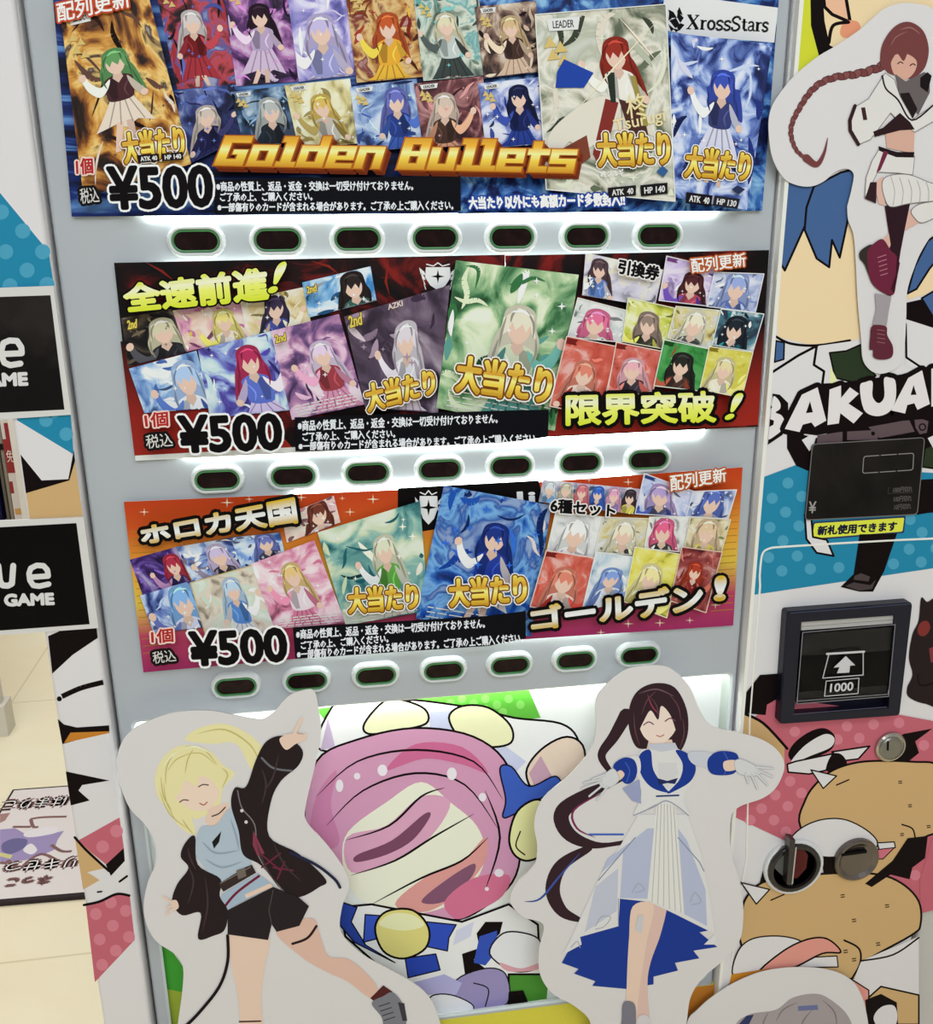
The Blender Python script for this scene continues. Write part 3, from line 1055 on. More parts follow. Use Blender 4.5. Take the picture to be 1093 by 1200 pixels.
# ------------------------------------------------------------------ black placards on the left column
for n_, (top, right_t, right_b, bot, ink) in enumerate((
        (337, (62.5, 335), (83.5, 486), 490, [(-75, 350.5), (59, 346), (75.5, 480), (-70, 487)]),
        (611, (98, 606), (115.5, 736), 743, [(-75, 622), (89.5, 613), (105, 731.5), (-70, 744)]))):
    pl = thing('shop_placard', ('upper black placard with white border on left column, above the tan patch',
                                'lower black placard with white border on left column, below the tan patch')[n_], 'placard', P(40, bot - 60, DB + 0.002), 'black placards on the left column')
    A = Art()
    yl = top + 4
    A.slab([(-80, top + 3), right_t, right_b, (-78, bot + 7)], DB + 0.0005, DB + 0.004, M((206, 203, 200), 0.4))
    A.build('board', pl)
    A = Art(DB + 0.0041)
    A.fill(ink, noise_mat([(12, 9, 9), (18, 14, 13), (38, 33, 31)], 11, 5 + n_, 0.6, rough=0.3) if n_ == 0 else M((12, 9, 9), 0.3))
    A.build('black_field', pl)
    A = Art(DB + 0.0043)
    wt2 = M((210, 207, 205), 0.4)
    if n_ == 0:
        for dx, dy in ((0, 0),):
            A.stroke([(2, 415), (25.5, 414), (25, 407), (20, 399.5), (11, 399), (4, 402), (2, 409), (2, 417), (5, 425), (12, 428), (24, 426)], 7, wt2)
            A.stroke([(-26, 399), (-25, 418), (-20, 427), (-12, 427), (-8, 420), (-8, 398)], 8, wt2)
        A.text('GAME', [(-31, 439), (31, 437), (32, 451), (-30, 453)], wt2, 1.3)
    else:
        A.stroke([(-2, 663), (0, 681), (3, 686), (9, 686.5), (14, 684), (15.5, 663)], 7, wt2)
        A.stroke([(35, 676.5), (56.5, 675), (55.5, 668), (51, 663), (43, 662.5), (36, 666), (34, 672), (35, 680), (39, 686), (46, 687), (57, 684.5)], 6.4, wt2)
        A.text('GAME', [(5.5, 697), (62, 695.5), (63, 708), (6, 710)], wt2, 1.2)
    A.build('placard_lettering', pl)

# ------------------------------------------------------------------ price posters
GOLD = grad_mat([(0.0, (186, 136, 30)), (0.3, (238, 200, 74)), (0.5, (248, 228, 130)), (0.62, (204, 150, 40)), (1.0, (244, 212, 92))])
GOLDW = grad_mat([(0.0, (196, 160, 40)), (0.4, (240, 240, 236)), (0.6, (216, 216, 214)), (1.0, (206, 170, 44))])
YEL = grad_mat([(0.0, (206, 216, 50)), (0.5, (226, 232, 110)), (0.75, (240, 242, 200)), (1.0, (214, 220, 60))])
BROWN = M((112, 62, 14))
OW = M((240, 236, 226))


def hit(parent, quad, d, s=1.0):
    A = Art(d)
    A.text('大当たり', quad, GOLD, 1.3 * s, ((2.7 * s, OW), (1.5 * s, BROWN)))
    A.build('prize_lettering', parent)


def price(parent, q, one, tax, d):
    A = Art(d)
    A.text('¥500', q, M((14, 10, 12)), 2.2, ((2.6, M((244, 240, 236))),))
    A.build('price_lettering', parent)
    A = Art(d)
    A.text('1個', one, M((170, 40, 40)), 0.55, ((1.9, M((236, 200, 190))),))
    A.text('税込', tax, M((206, 204, 200)), 0.1, ((3.2, M((22, 18, 18))),))
    A.build('unit_lettering', parent)


def notice(parent, lines, d, box=None):
    A = Art(d)
    if box:
        A.fill(box, M((12, 12, 18)))
    for s, q in lines:
        A.text(s, q, M((222, 224, 230)), 0.32)
    A.build('notice_lettering', parent)


N1 = '※商品の性質上、返品・返金・交換は一切受け付けておりません。'
N2 = 'ご了承の上、ご購入ください。'
N3 = '※一部傷有りのカードが含まれる場合があります。ご了承の上ご購入ください。'
NEW = '配列更新'


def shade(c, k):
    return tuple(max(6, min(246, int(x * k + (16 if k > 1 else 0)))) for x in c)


def figure(A, q, cx, cy, s, hair, skin, body, acc, long=0.6, arms=True, rnd=None):
    """Plain faceless figure: hair, face, shoulders, sleeves, skirt."""
    W = math.dist(q[0], q[1])
    asp = W / math.dist(q[0], q[3])
    u = s * W

    def m(pts):
        return [bil(q, min(.99, max(.01, cx + x * s)), min(.99, max(.01, cy + y * s * asp))) for x, y in pts]
    f = 1 if (rnd and rnd.random() < .5) else -1
    sw = rnd.uniform(-.5, .5) if rnd else 0

    def mm(pts):
        return m([(f * x + sw * max(0, y) * .25, y) for x, y in pts])
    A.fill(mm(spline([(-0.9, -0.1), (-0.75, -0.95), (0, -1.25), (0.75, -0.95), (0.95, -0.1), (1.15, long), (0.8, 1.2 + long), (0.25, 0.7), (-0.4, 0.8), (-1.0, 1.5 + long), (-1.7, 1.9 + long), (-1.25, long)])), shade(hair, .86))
    if arms:
        A.fill(mm([(-0.75, 2.5), (0.75, 2.5), (1.2, 3.4), (1.9, 4.6), (0.6, 4.3), (0, 4.7), (-0.8, 4.3), (-1.8, 4.7), (-1.2, 3.4)]), acc)
        A.fill(mm([(-.5, 4.2), (-.05, 4.2), (-.15, 6.5), (-.5, 6.5)]), shade(skin, .92))
        A.fill(mm([(.1, 4.2), (.55, 4.2), (.9, 6.3), (.55, 6.3)]), skin)
        for k in (-.8, -.3, .2, .7):
            A.stroke(mm([(k * .6, 2.6), (k * 1.5, 4.4)]), .09 * u, shade(acc, .72), taper=False, cap=False)
    A.fill(mm(spline([(-0.5, 0.8), (0, 0.7), (0.5, 0.8), (0.95, 1.1), (0.9, 1.8), (0.7, 2.6), (-0.7, 2.6), (-0.9, 1.8), (-0.95, 1.1)])), body)
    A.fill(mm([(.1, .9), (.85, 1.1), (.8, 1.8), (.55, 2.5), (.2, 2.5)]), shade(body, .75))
    A.stroke(mm([(-.7, 1.2), (-.3, 1.9), (-.5, 2.5)]), .12 * u, shade(body, 1.2), True, True, cap=False)
    if arms:
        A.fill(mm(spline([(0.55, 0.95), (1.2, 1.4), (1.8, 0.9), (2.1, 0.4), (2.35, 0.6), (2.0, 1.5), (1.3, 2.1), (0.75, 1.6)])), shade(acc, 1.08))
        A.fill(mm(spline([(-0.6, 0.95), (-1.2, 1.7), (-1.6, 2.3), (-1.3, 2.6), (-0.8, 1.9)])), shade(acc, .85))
        A.fill(mm(ell(2.3, .4, .26, .3, 8)), skin)
        A.fill(mm(ell(-1.5, 2.5, .26, .26, 8)), skin)
    A.fill(mm([(-0.22, 0.5), (0.22, 0.5), (0.35, 0.95), (0, 1.35), (-0.35, 0.95)]), shade(skin, .93))
    A.fill(mm(spline([(-0.62, -0.2), (-0.4, -0.6), (0.4, -0.6), (0.66, -0.2), (0.5, 0.4), (0, 0.72), (-0.46, 0.4)])), skin)
    A.fill(mm([(-0.95, 0.5), (-0.85, -0.5), (-0.1, -1.1), (0.7, -0.8), (0.95, 0.4), (0.7, 0.1), (0.62, -0.3), (0.4, 0.1), (0.2, -0.3), (-0.15, 0.05), (-0.35, -0.35), (-0.6, 0.2), (-.75, .3)]), hair)
    for pts in ([(-.7, -.6), (-.85, .2), (-.95, 1.0)], [(.3, -1.0), (.75, -.4), (.8, .3)], [(-.2, -1.0), (-.4, -.7), (-.45, -.3)], [(.95, .3), (1.0, 1.0), (.8, 1.6)], [(-1.0, .6), (-1.2, 1.3), (-1.4, 2.0)]):
        A.stroke(mm(pts), .13 * u, shade(hair, .66), True, True, cap=False)
    A.stroke(mm([(-0.5, -0.82), (0.1, -0.95), (0.5, -0.75)]), 0.16 * u, shade(hair, 1.25), True, True, cap=False)


SEED = [1]


def card(parent, q, d, bgc, hair=None, skin=SKIN, body=None, acc=None, at=(0.5, 0.36), s=0.2, deco=16, rim=None, lines=0, long=0.6, scale=24, sub=None, tagc=None, badge=None):
    rnd = random.Random(SEED[0] * 7 + 3)
    SEED[0] += 1
    A = Art(d)
    dk = tuple(int(x * 0.66) for x in bgc[0])
    lt = tuple(int(x * 0.5 + 116) for x in bgc[-1])
    mix = [tuple(int(.88 * x + .12 * sum(c) / 3) for x in c) for c in [dk] + list(bgc) + [lt]]
    A.fill(list(q), noise_mat(mix, scale * 1.35, SEED[0] * 0.37, 1.2))
    cols = [bgc[0], bgc[-1], acc or bgc[1], tuple(min(250, int(x * 1.12 + 18)) for x in bgc[-1]), tuple(int(x * 0.6) for x in bgc[0])]
    W = math.dist(q[0], q[1])
    dd = A.up()
    for k in range(deco):
        x, y = rnd.random(), rnd.random()
        a = rnd.uniform(0, 6.28)
        L = rnd.uniform(0.12, 0.34)
        pts = []
        for t in range(4):
            pts.append((min(0.97, max(0.03, x)), min(0.97, max(0.03, y))))
            x += L / 3 * math.cos(a)
            y += L / 3 * math.sin(a)
            a += rnd.uniform(-0.7, 0.7)
        A.stroke([bil(q, u, v) for u, v in spline(pts, 3, False)], rnd.uniform(0.02, 0.075) * W, M(rnd.choice(cols)), taper=True, cap=False, d=A.up())
    A.up()
    if hair:
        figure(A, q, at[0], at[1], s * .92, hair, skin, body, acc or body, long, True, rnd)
    dd = A.up()
    for k in range(deco // 2):
        u, v = rnd.uniform(0.08, 0.92), rnd.uniform(0.06, 0.94)
        r = rnd.uniform(0.02, 0.045)
        c = bil(q, u, v)
        r *= W
        A.poly2([(c[0] + r * (1 if j % 2 == 0 else 0.3) * math.cos(j * math.pi / 4), c[1] + r * (1 if j % 2 == 0 else 0.3) * math.sin(j * math.pi / 4)) for j in range(8)],
                M(cols[3]), dd)
    if rim:
        A.stroke(list(q) + [q[0]], 1.1, M(rim))
    if lines:
        dd = A.up()
        for k in range(lines):
            v = 0.97 - 0.035 * k
            u = 0.08
            while u < 0.9:
                w_ = rnd.uniform(0.03, 0.12)
                A.stroke([bil(q, u, v), bil(q, min(0.94, u + w_), v)], 1.3, M((222, 220, 212)), cap=False, d=dd)
                u += w_ + 0.02
    if tagc:
        dd = A.up()
        A.fill([bil(q, *p) for p in ((0.02, 0.02), (0.24, 0.02), (0.2, 0.06), (0.24, 0.1), (0.02, 0.1))], tagc)
    if badge:
        A.fill([bil(q, *p) for p in ((0.08, 0.03), (0.34, 0.03), (0.32, 0.1), (0.1, 0.1))], (216, 216, 214))
        A.text('LEADER', [bil(q, *p) for p in ((0.13, 0.045), (0.29, 0.045), (0.29, 0.085), (0.13, 0.085))], M((60, 58, 60)), 0.15)
        dd = A.up()
        for (u, v) in ((0.1, 0.17), (0.18, 0.2), (0.12, 0.24), (0.2, 0.27)):
            c = bil(q, u, v)
            r = 0.06 * W
            A.poly2([(c[0] + r * (1 if j % 2 == 0 else 0.45) * math.cos(0.4 + j * math.pi / 3.0), c[1] + r * (1 if j % 2 == 0 else 0.45) * math.sin(0.4 + j * math.pi / 3.0)) for j in range(6)],
                    M((206, 180, 110)), dd)
    A.build('printed_card', parent)
    return A.d


PD = 0.0068        # front of the poster sheets
CD = 0.0070        # first printed card
TD = 0.0116        # lettering over the cards


def sheets(parent, qs, mats, ground=None, d=PD):
    for k, (q, m) in enumerate(zip(qs, mats)):
        A = Art()
        A.slab(q, d - 0.0012, d - 0.0002, M((216, 214, 210)))
        A.poly2(q, m, d, [(0, 1), (1, 1), (1, 0), (0, 0)])
        A.d = d + 2e-5
        if ground and k == len(qs) - 1:
            ground(A)
        A.build('printed_sheet', parent)


# --- top poster
p1 = thing('price_poster', 'top blue poster with gold English title and fiery cards above first button row', 'poster', P(480, 252, PD), 'price posters on the selection panel')
bgb = noise_mat([(6, 8, 22), (10, 16, 46), (24, 44, 110), (96, 140, 200)], 14, 1, 2.5, stretch=(0.3, 1, 2.0))
bgc_ = noise_mat([(8, 12, 34), (16, 30, 84), (50, 100, 170), (140, 186, 220)], 22, 8, 2.5)
sheets(p1, ([(57, -60), (541, -60), (540, 250), (84, 254)], [(536, -60), (917, -60), (893, 247), (537, 250.5)]), (bgb, bgc_))
A = Art(PD + 0.0001)
A.fill([(779, -8), (911.5, 9), (907, 50), (812, 42), (782, 36), (775, 20)], M((220, 219, 218)))
A.build('title_strip', p1)
d = CD
cards1 = [
    dict(q=[(178, -30), (258, -32), (277, 99), (208, 105)], bgc=[(30, 12, 18), (90, 26, 34), (190, 60, 70), (70, 80, 150)], hair=(206, 196, 196), body=(110, 26, 30), acc=(160, 50, 60), at=(.45, .45), badge=1),
    dict(q=[(258, -32), (336, -36), (355, 95), (277, 101)], bgc=[(34, 14, 44), (86, 38, 106), (176, 110, 176)], hair=(40, 22, 36), body=(176, 156, 190), acc=(200, 178, 206), at=(.5, .42), badge=1),
    dict(q=[(332, -40), (403, -40), (416, 88), (350, 96)], bgc=[(96, 92, 176), (160, 150, 214), (206, 200, 232)], hair=(192, 180, 220), body=(150, 150, 200), acc=(206, 196, 226), at=(.5, .6), s=.3, badge=1),
    dict(q=[(403, -20), (487, -30), (496, 90), (418, 97)], bgc=[(120, 52, 28), (190, 132, 62), (222, 186, 120), (126, 36, 26)], hair=(190, 86, 42), body=(222, 164, 52), acc=(228, 176, 60), at=(.55, .5), badge=1),
    dict(q=[(484, -10), (560, -14), (569, 88), (496, 95)], bgc=[(110, 128, 112), (180, 190, 174), (206, 212, 196), (96, 160, 158)], hair=(216, 210, 178), body=(186, 196, 192), acc=(60, 68, 66), at=(.45, .42), badge=1),
    dict(q=[(556, 8), (628, 1), (634, 84), (567, 92)], bgc=[(50, 34, 34), (120, 88, 74), (196, 172, 150)], hair=(206, 176, 134), body=(66, 46, 40), acc=(206, 178, 154), at=(.55, .36), badge=1),
    dict(q=[(203, 108), (274, 98), (286, 160), (222, 192)], bgc=[(20, 24, 66), (40, 50, 110), (80, 96, 160)], hair=(200, 186, 176), body=(28, 28, 66), acc=(40, 40, 84), at=(.45, .48), s=.22),
    dict(q=[(270, 108), (338, 100), (352, 166), (286, 172)], bgc=[(20, 26, 36), (40, 70, 110), (120, 150, 180)], hair=(176, 180, 178), body=(34, 38, 46), acc=(44, 52, 66), at=(.6, .45), s=.24, badge=1),
    dict(q=[(333, 100), (410, 92), (421, 168), (350, 174)], bgc=[(150, 134, 84), (206, 192, 130), (226, 220, 178)], hair=(210, 178, 92), body=(186, 180, 170), acc=(150, 130, 70), at=(.5, .42), badge=1),
    dict(q=[(410, 102), (488, 92), (497, 172), (420, 178)], bgc=[(50, 70, 130), (110, 140, 196), (170, 190, 222)], hair=(104, 110, 184), body=(40, 60, 130), acc=(60, 90, 170), at=(.65, .32), badge=1),
    dict(q=[(485, 98), (566, 89), (572, 168), (496, 175)], bgc=[(54, 24, 32), (110, 54, 60), (176, 120, 120)], hair=(206, 186, 170), body=(70, 48, 40), acc=(210, 150, 120), at=(.4, .42), badge=1),
    dict(q=[(560, 98), (634, 90), (642, 168), (569, 174)], bgc=[(60, 76, 150), (130, 146, 206), (206, 210, 236)], hair=(26, 30, 66), body=(24, 34, 84), acc=(40, 60, 140), at=(.62, .3), badge=1),
    dict(q=[(70, 10), (172, -12), (224, 192), (98, 232)], bgc=[(44, 26, 18), (130, 70, 26), (206, 140, 52), (236, 196, 110), (70, 44, 36)], hair=(96, 150, 92), body=(70, 40, 44), acc=(222, 206, 190), at=(.5, .36), s=.17, deco=16, badge=1, scale=16),
    dict(q=[(786, 38), (905, 52), (875, 246), (787, 231)], bgc=[(36, 50, 120), (84, 110, 186), (150, 172, 222), (196, 206, 236)], hair=(60, 80, 176), body=(54, 60, 110), acc=(206, 206, 226), at=(.55, .3), s=.16, deco=16, long=.1),
    dict(q=[(627, 17), (780, 5), (791, 236), (640, 222)], bgc=[(96, 106, 84), (190, 186, 166), (222, 218, 204), (176, 180, 160)], hair=(150, 48, 36), body=(226, 222, 212), acc=(214, 206, 190), at=(.6, .26), s=.13, deco=20, badge=1, scale=14, rim=(224, 222, 216)),
]
for c in cards1:
    d = card(p1, d=d + 2e-5, **c)
# skirt, trousers and cape shapes of the large card
A = Art(d + 4e-5)
Q = cards1[-1]['q']


def mq(pts):
    return [bil(Q, u, v) for u, v in pts]


A.fill(mq([(.14, .33), (.2, .26), (.42, .34), (.34, .42), (.12, .42)]), (34, 66, 156))
A.fill(mq(spline([(.45, .47), (.62, .5), (.5, .66), (.28, .78), (.2, .72), (.06, .86), (.04, .7), (.22, .56)])), (216, 210, 196))
A.fill(mq([(.5, .48), (.6, .5), (.5, .72), (.42, .84), (.38, .78)]), (126, 46, 40))
A.fill(mq([(.6, .48), (.78, .52), (.84, .76), (.7, .72)]), (74, 44, 38))
A.fill(mq([(.1, .78), (.34, .68), (.36, .8), (.12, .94)]), (120, 62, 46))
A.fill(mq([(.52, .34), (.58, .34), (.58, .5), (.54, .5)]), (40, 48, 40))
A.fill(mq([(.7, .36), (.74, .36), (.82, .62), (.78, .62)]), (150, 136, 70))
A.stroke(mq([(.2, .6), (.6, .3), (.9, .1)]), 2, (240, 220, 190), taper=True)
A.stroke(mq([(.65, .06), (.78, .17), (.9, .28)]), 3, (246, 216, 196), taper=True)
A.build('printed_card', p1)
TD = A.d + 1e-4
A = Art(TD)
A.text(NEW, [(66, 4), (150, -16), (153, 8), (68, 26)], M((240, 232, 226)), 0.4, ((2.2, M((186, 70, 40))),))
A.build('heading_lettering', p1)
# gold block title
BLK = {
    'G': [(0, 0, 1, 7), (0, 0, 4.4, 1.6), (0, 5.4, 4.4, 7), (3, 3.2, 4.4, 7), (2.2, 3.2, 4.4, 4.3), (0, 0, 1.5, 7)],
    'o': [(0, 2, 1.3, 7), (0, 2, 4, 3.3), (2.7, 2, 4, 7), (0, 5.7, 4, 7)],
    'l': [(0.6, 0, 2.2, 7), (0, 0, 2.2, 1.3), (0, 5.8, 3, 7)],
    'd': [(0, 2, 1.3, 7), (0, 2, 4, 3.3), (2.7, -0.2, 4.1, 7), (0, 5.7, 4, 7)],
    'e': [(0, 2, 1.3, 7), (0, 2, 4, 3.2), (2.7, 2, 4, 5), (0, 4.2, 4, 5.1), (0, 5.9, 4, 7)],
    'n': [(0, 2, 1.3, 7), (0, 2, 4, 3.4), (2.7, 2, 4, 7)],
    'B': [(0, 0, 1.5, 7), (0, 0, 4, 1.4), (2.8, 0, 4.2, 7), (0, 2.9, 4.2, 4), (0, 5.6, 4.2, 7)],
    'u': [(0, 2, 1.4, 7), (2.7, 2, 4.1, 7), (0, 5.6, 4.1, 7)],
    't': [(0.6, 0.4, 2, 7), (0, 2, 3.4, 3.3), (0.6, 5.7, 3.4, 7)],
    's': [(0, 2, 4, 3.2), (0, 2, 1.3, 4.6), (0, 4, 4, 5.1), (2.7, 4.4, 4, 7), (0, 5.8, 4, 7)],
}
words = [('G', 4.9), ('o', 4.4), ('l', 3.2), ('d', 4.5), ('e', 4.4), ('n', 4.4), (' ', 2.2), ('B', 4.6), ('u', 4.5), ('l', 2.9), ('l', 3.1), ('e', 4.4), ('t', 3.6), ('s', 4.2)]
TQ = [(264, 159), (681, 164), (673, 203), (250, 194)]
tot = sum(w_ for _, w_ in words)
rects = []
x = 0
for ch, w_ in words:
    for (a, b, c_, e_) in BLK.get(ch, ()):
        rects.append((x + a, b, x + c_, e_))
    x += w_


def tq(u, v):
    return bil(TQ, u / tot, v / 7.0)


A = Art(TD)
for k in range(7, 0, -1):
    dd = A.up()
    for r in rects:
        o_ = (k * 0.9, k * 1.0)
        dd = A.up() if r is not rects[0] else dd
        A.poly2([(p[0] + o_[0], p[1] + o_[1]) for p in (tq(r[0], r[1]), tq(r[2], r[1]), tq(r[2], r[3]), tq(r[0], r[3]))], M((116, 46, 20) if k > 3 else (150, 66, 24)), dd)
GB = grad_mat([(0.0, (196, 132, 30)), (0.35, (244, 198, 70)), (0.55, (250, 232, 150)), (0.75, (236, 176, 56)), (1.0, (206, 146, 40))])
dd = A.up()
for r in rects:
    e = 0.22
    dd = A.up()
    A.poly2([tq(r[0] - e, r[1] - e), tq(r[2] + e, r[1] - e), tq(r[2] + e, r[3] + e), tq(r[0] - e, r[3] + e)], M((176, 96, 30)), dd)
dd = A.up()
for r in rects:
    dd = A.up()
    A.poly2([tq(r[0], r[1]), tq(r[2], r[1]), tq(r[2], r[3]), tq(r[0], r[3])], GB, dd, [(0, 1 - r[1] / 7), (0, 1 - r[1] / 7), (0, 1 - r[3] / 7), (0, 1 - r[3] / 7)])
A.build('title_lettering', p1)
price(p1, [(126, 197), (246, 193), (249, 241), (130, 245)], [(89, 186), (108, 185), (109, 203), (90, 205)], [(93, 221), (114, 219), (117, 237), (95, 239)], TD + 2e-4)
notice(p1, [(N1, [(253, 213), (484, 212), (484, 223), (254, 224)]), (N2, [(258, 226), (366, 225), (366, 235), (258, 236)]), (N3, [(255, 238), (531, 235), (531, 246), (255, 248)])], TD,
       [(250, 210), (539, 206), (540, 247), (251, 251)])
hit(p1, [(142, 157), (213, 147), (217, 184), (147, 192)], TD)
hit(p1, [(699, 157), (783, 154), (785, 193), (702, 195)], TD, 1.1)
hit(p1, [(806, 172), (880, 179), (876, 212), (802, 207)], TD)
A = Art(TD)
A.text('大当たり以外にも高額カード多数封入!!', [(549, 231), (731, 226), (732, 241), (550, 245)], M((236, 238, 242)), 0.7, ((1.8, M((34, 64, 150))),))
A.build('slogan_lettering', p1)
A = Art(TD)
sig = M((226, 210, 160))
A.text('柊', [(732, 112), (757, 108), (760, 136), (735, 140)], sig, 0.2)
A.text('Tsurugi', [(718, 141), (778, 127), (780, 146), (722, 158)], sig, 0.2)
A.text('柊ツルギ', [(703, 201), (730, 198), (731, 206), (704, 208)], M((226, 224, 220)), 0.3)
for q_, s_, dk in (([(712, 220), (745, 217), (745, 229), (713, 232)], 'ATK  40', (30, 26, 28)), ([(750, 217), (782, 214), (782, 227), (751, 230)], 'HP 140', (24, 22, 24)),
                   ([(804, 225), (835, 229), (833, 242), (803, 238)], 'ATK  40', (24, 18, 28)), ([(837, 229), (867, 233), (864, 245), (835, 241)], 'HP 130', (36, 36, 46)),
                   ([(160, 182), (186, 180), (187, 189), (162, 191)], 'ATK 40', (26, 22, 22)), ([(189, 180), (214, 178), (215, 187), (190, 189)], 'HP 140', (26, 22, 22))):
    A.fill(q_, dk)
    A.text(s_, [bil(q_, .14, .25), bil(q_, .9, .25), bil(q_, .9, .8), bil(q_, .14, .8)], M((216, 214, 212)), 0.25)
A.fill([(776, 194), (783, 200), (777, 208), (769, 201)], (50, 90, 140))
A.fill([(864, 217), (873, 222), (865, 228), (857, 222)], (40, 50, 80))
A.build('card_lettering', p1)


# brand mark and serif title on the white strip
def serif(A, q, m):
    def S(x0_, pts, w_, sm=False, taper=False):
        A.stroke([bil(q, (x0_ + px) / 42.0, 1 - py / 10.0) for px, py in pts], w_, m, sm, taper, d=DD, cap=False)
    DD = A.up()
    T, t, sf = 3.8, 1.6, 1.3
    # X r o s s S t a r s
    S(0, [(1.0, 9.6), (5.6, 0.3)], T); S(0, [(5.6, 9.6), (0.8, 0.3)], t)
    for a in ((0, 2.4), (4.2, 6.4)):
        S(0, [(a[0], 9.7), (a[1], 9.7)], sf); S(0, [(a[0], 0.2), (a[1], 0.2)], sf)

    def r(x):
        S(x, [(1.1, 6.4), (1.1, 0.2)], T * .85); S(x, [(0, 6.4), (1.6, 6.4)], sf); S(x, [(0, 0.25), (2.4, 0.25)], sf); S(x, [(1.5, 5.0), (2.3, 6.3), (3.4, 6.0)], 1.8)

    def s_(x, k=1.0, h=6.6):
        S(x, [(3.3 * k, h * .78), (3.1 * k, h * .96), (1.7 * k, h), (.5 * k, h * .82), (.8 * k, h * .6), (2.8 * k, h * .42), (3.2 * k, h * .2), (2.0 * k, 0.1), (.5 * k, .3), (.3 * k, h * .25)], 2.7, True)
    r(7.0)
    S(10.8, [(2 + 1.7 * math.cos(a), 3.3 + 3.1 * math.sin(a)) for a in [k * math.pi / 8 for k in range(17)]], 2.9)
    s_(15.3); s_(19.3); s_(23.2, 1.3, 9.8)
    S(28.2, [(1.5, 8.6), (1.5, 1.0), (2.6, 0.3), (3.2, 1.0)], T * .8); S(28.2, [(0.2, 6.3), (3.0, 6.3)], sf)
    S(31.6, [(.5, 5.2), (1.2, 6.5), (2.7, 6.2), (2.9, 4.5), (2.9, 0.9), (3.8, 0.3)], 2.3, True)
    S(31.6, [(2.8, 3.8), (.8, 2.9), (.6, .8), (1.7, .2), (2.8, 1.2)], 1.9, True)
    r(35.6); s_(39.2, .85)


A = Art(PD + 0.0002)
serif(A, [(805, 17), (900, 21), (899, 37), (804, 34)], M((16, 14, 16)))
ink = M((14, 12, 16))
dd = A.up()
for L in ([(783, 11), (789, 14), (793, 21), (785, 21)], [(796, 8), (800, 18), (793, 14)], [(794, 13), (801, 21), (797, 27), (793, 20)], [(784, 24), (792, 21), (797, 30), (791, 33)],
          [(783, 28), (790, 34), (786, 37)], [(797, 27), (802, 29), (796, 36), (793, 33)], [(784, 14), (783, 24), (787, 22)], [(788, 33), (796, 35), (792, 38)]):
    A.poly2(L, ink, dd)
A.build('brand_lettering', p1)

# --- middle poster
p2 = thing('price_poster', 'middle black and red poster with yellow brush headings between first and second button rows', 'poster', P(500, 530, PD), 'price posters on the selection panel')
bg2 = noise_mat([(8, 6, 7), (14, 8, 8), (34, 10, 10), (120, 26, 22)], 9, 2, 3.0)
def emblem(A, cx, cy, w_, h, m):
    dd = A.up()
    A.poly2([(cx - w_ * .32, cy - h * .35), (cx + w_ * .32, cy - h * .35), (cx + w_ * .34, cy), (cx + w_ * .2, cy + h * .28), (cx, cy + h * .45), (cx - w_ * .2, cy + h * .28), (cx - w_ * .34, cy)], m, dd)
    for s in (-1, 1):
        for k in range(4):
            y = cy - h * .25 + h * .17 * k
            A.poly2([(cx + s * w_ * .36, y + 2), (cx + s * w_ * (.5 - .04 * k), y - 3), (cx + s * w_ * (.46 - .05 * k), y + 5), (cx + s * w_ * .33, y + 6)], m, dd)
    A.stroke([(cx - w_ * .3, cy - h * .45), (cx - w_ * .12, cy - h * .39), (cx, cy - h * .5), (cx + w_ * .12, cy - h * .39), (cx + w_ * .3, cy - h * .45)], 1.3, m)
    dd = A.up()
    r = h * .24
    A.poly2([(cx + r * (1 if j % 2 == 0 else .25) * math.cos(j * math.pi / 4), cy - h * .03 + r * (1 if j % 2 == 0 else .25) * math.sin(j * math.pi / 4)) for j in range(8)], M((12, 10, 10)), dd)


def ground2(A):
    RED2 = grad_mat([(0.0, (150, 36, 26)), (0.35, (140, 32, 24)), (1.0, (26, 10, 10))])
    A.poly2([(141, 400), (240, 400), (345, 528), (158, 537)], RED2, A.up(), [(0, 1), (1, 1), (1, 0), (0, 0)])
    A.poly2([(650, 380), (896, 380), (888, 498), (640, 511)], RED2, A.up(), [(0, 1), (1, 1), (1, 0), (0, 0)])
    for c in ([(172, 308), (190, 318), (205, 330)], [(365, 306), (385, 312), (398, 322)], [(455, 303), (452, 330), (456, 345)], [(448, 312), (456, 316)], [(446, 325), (456, 326)]):
        A.stroke(c, 3, (128, 38, 28), taper=True)
    A.fill([(158, 534), (345, 524), (591, 513), (591.5, 519), (158.5, 540)], (216, 218, 214))


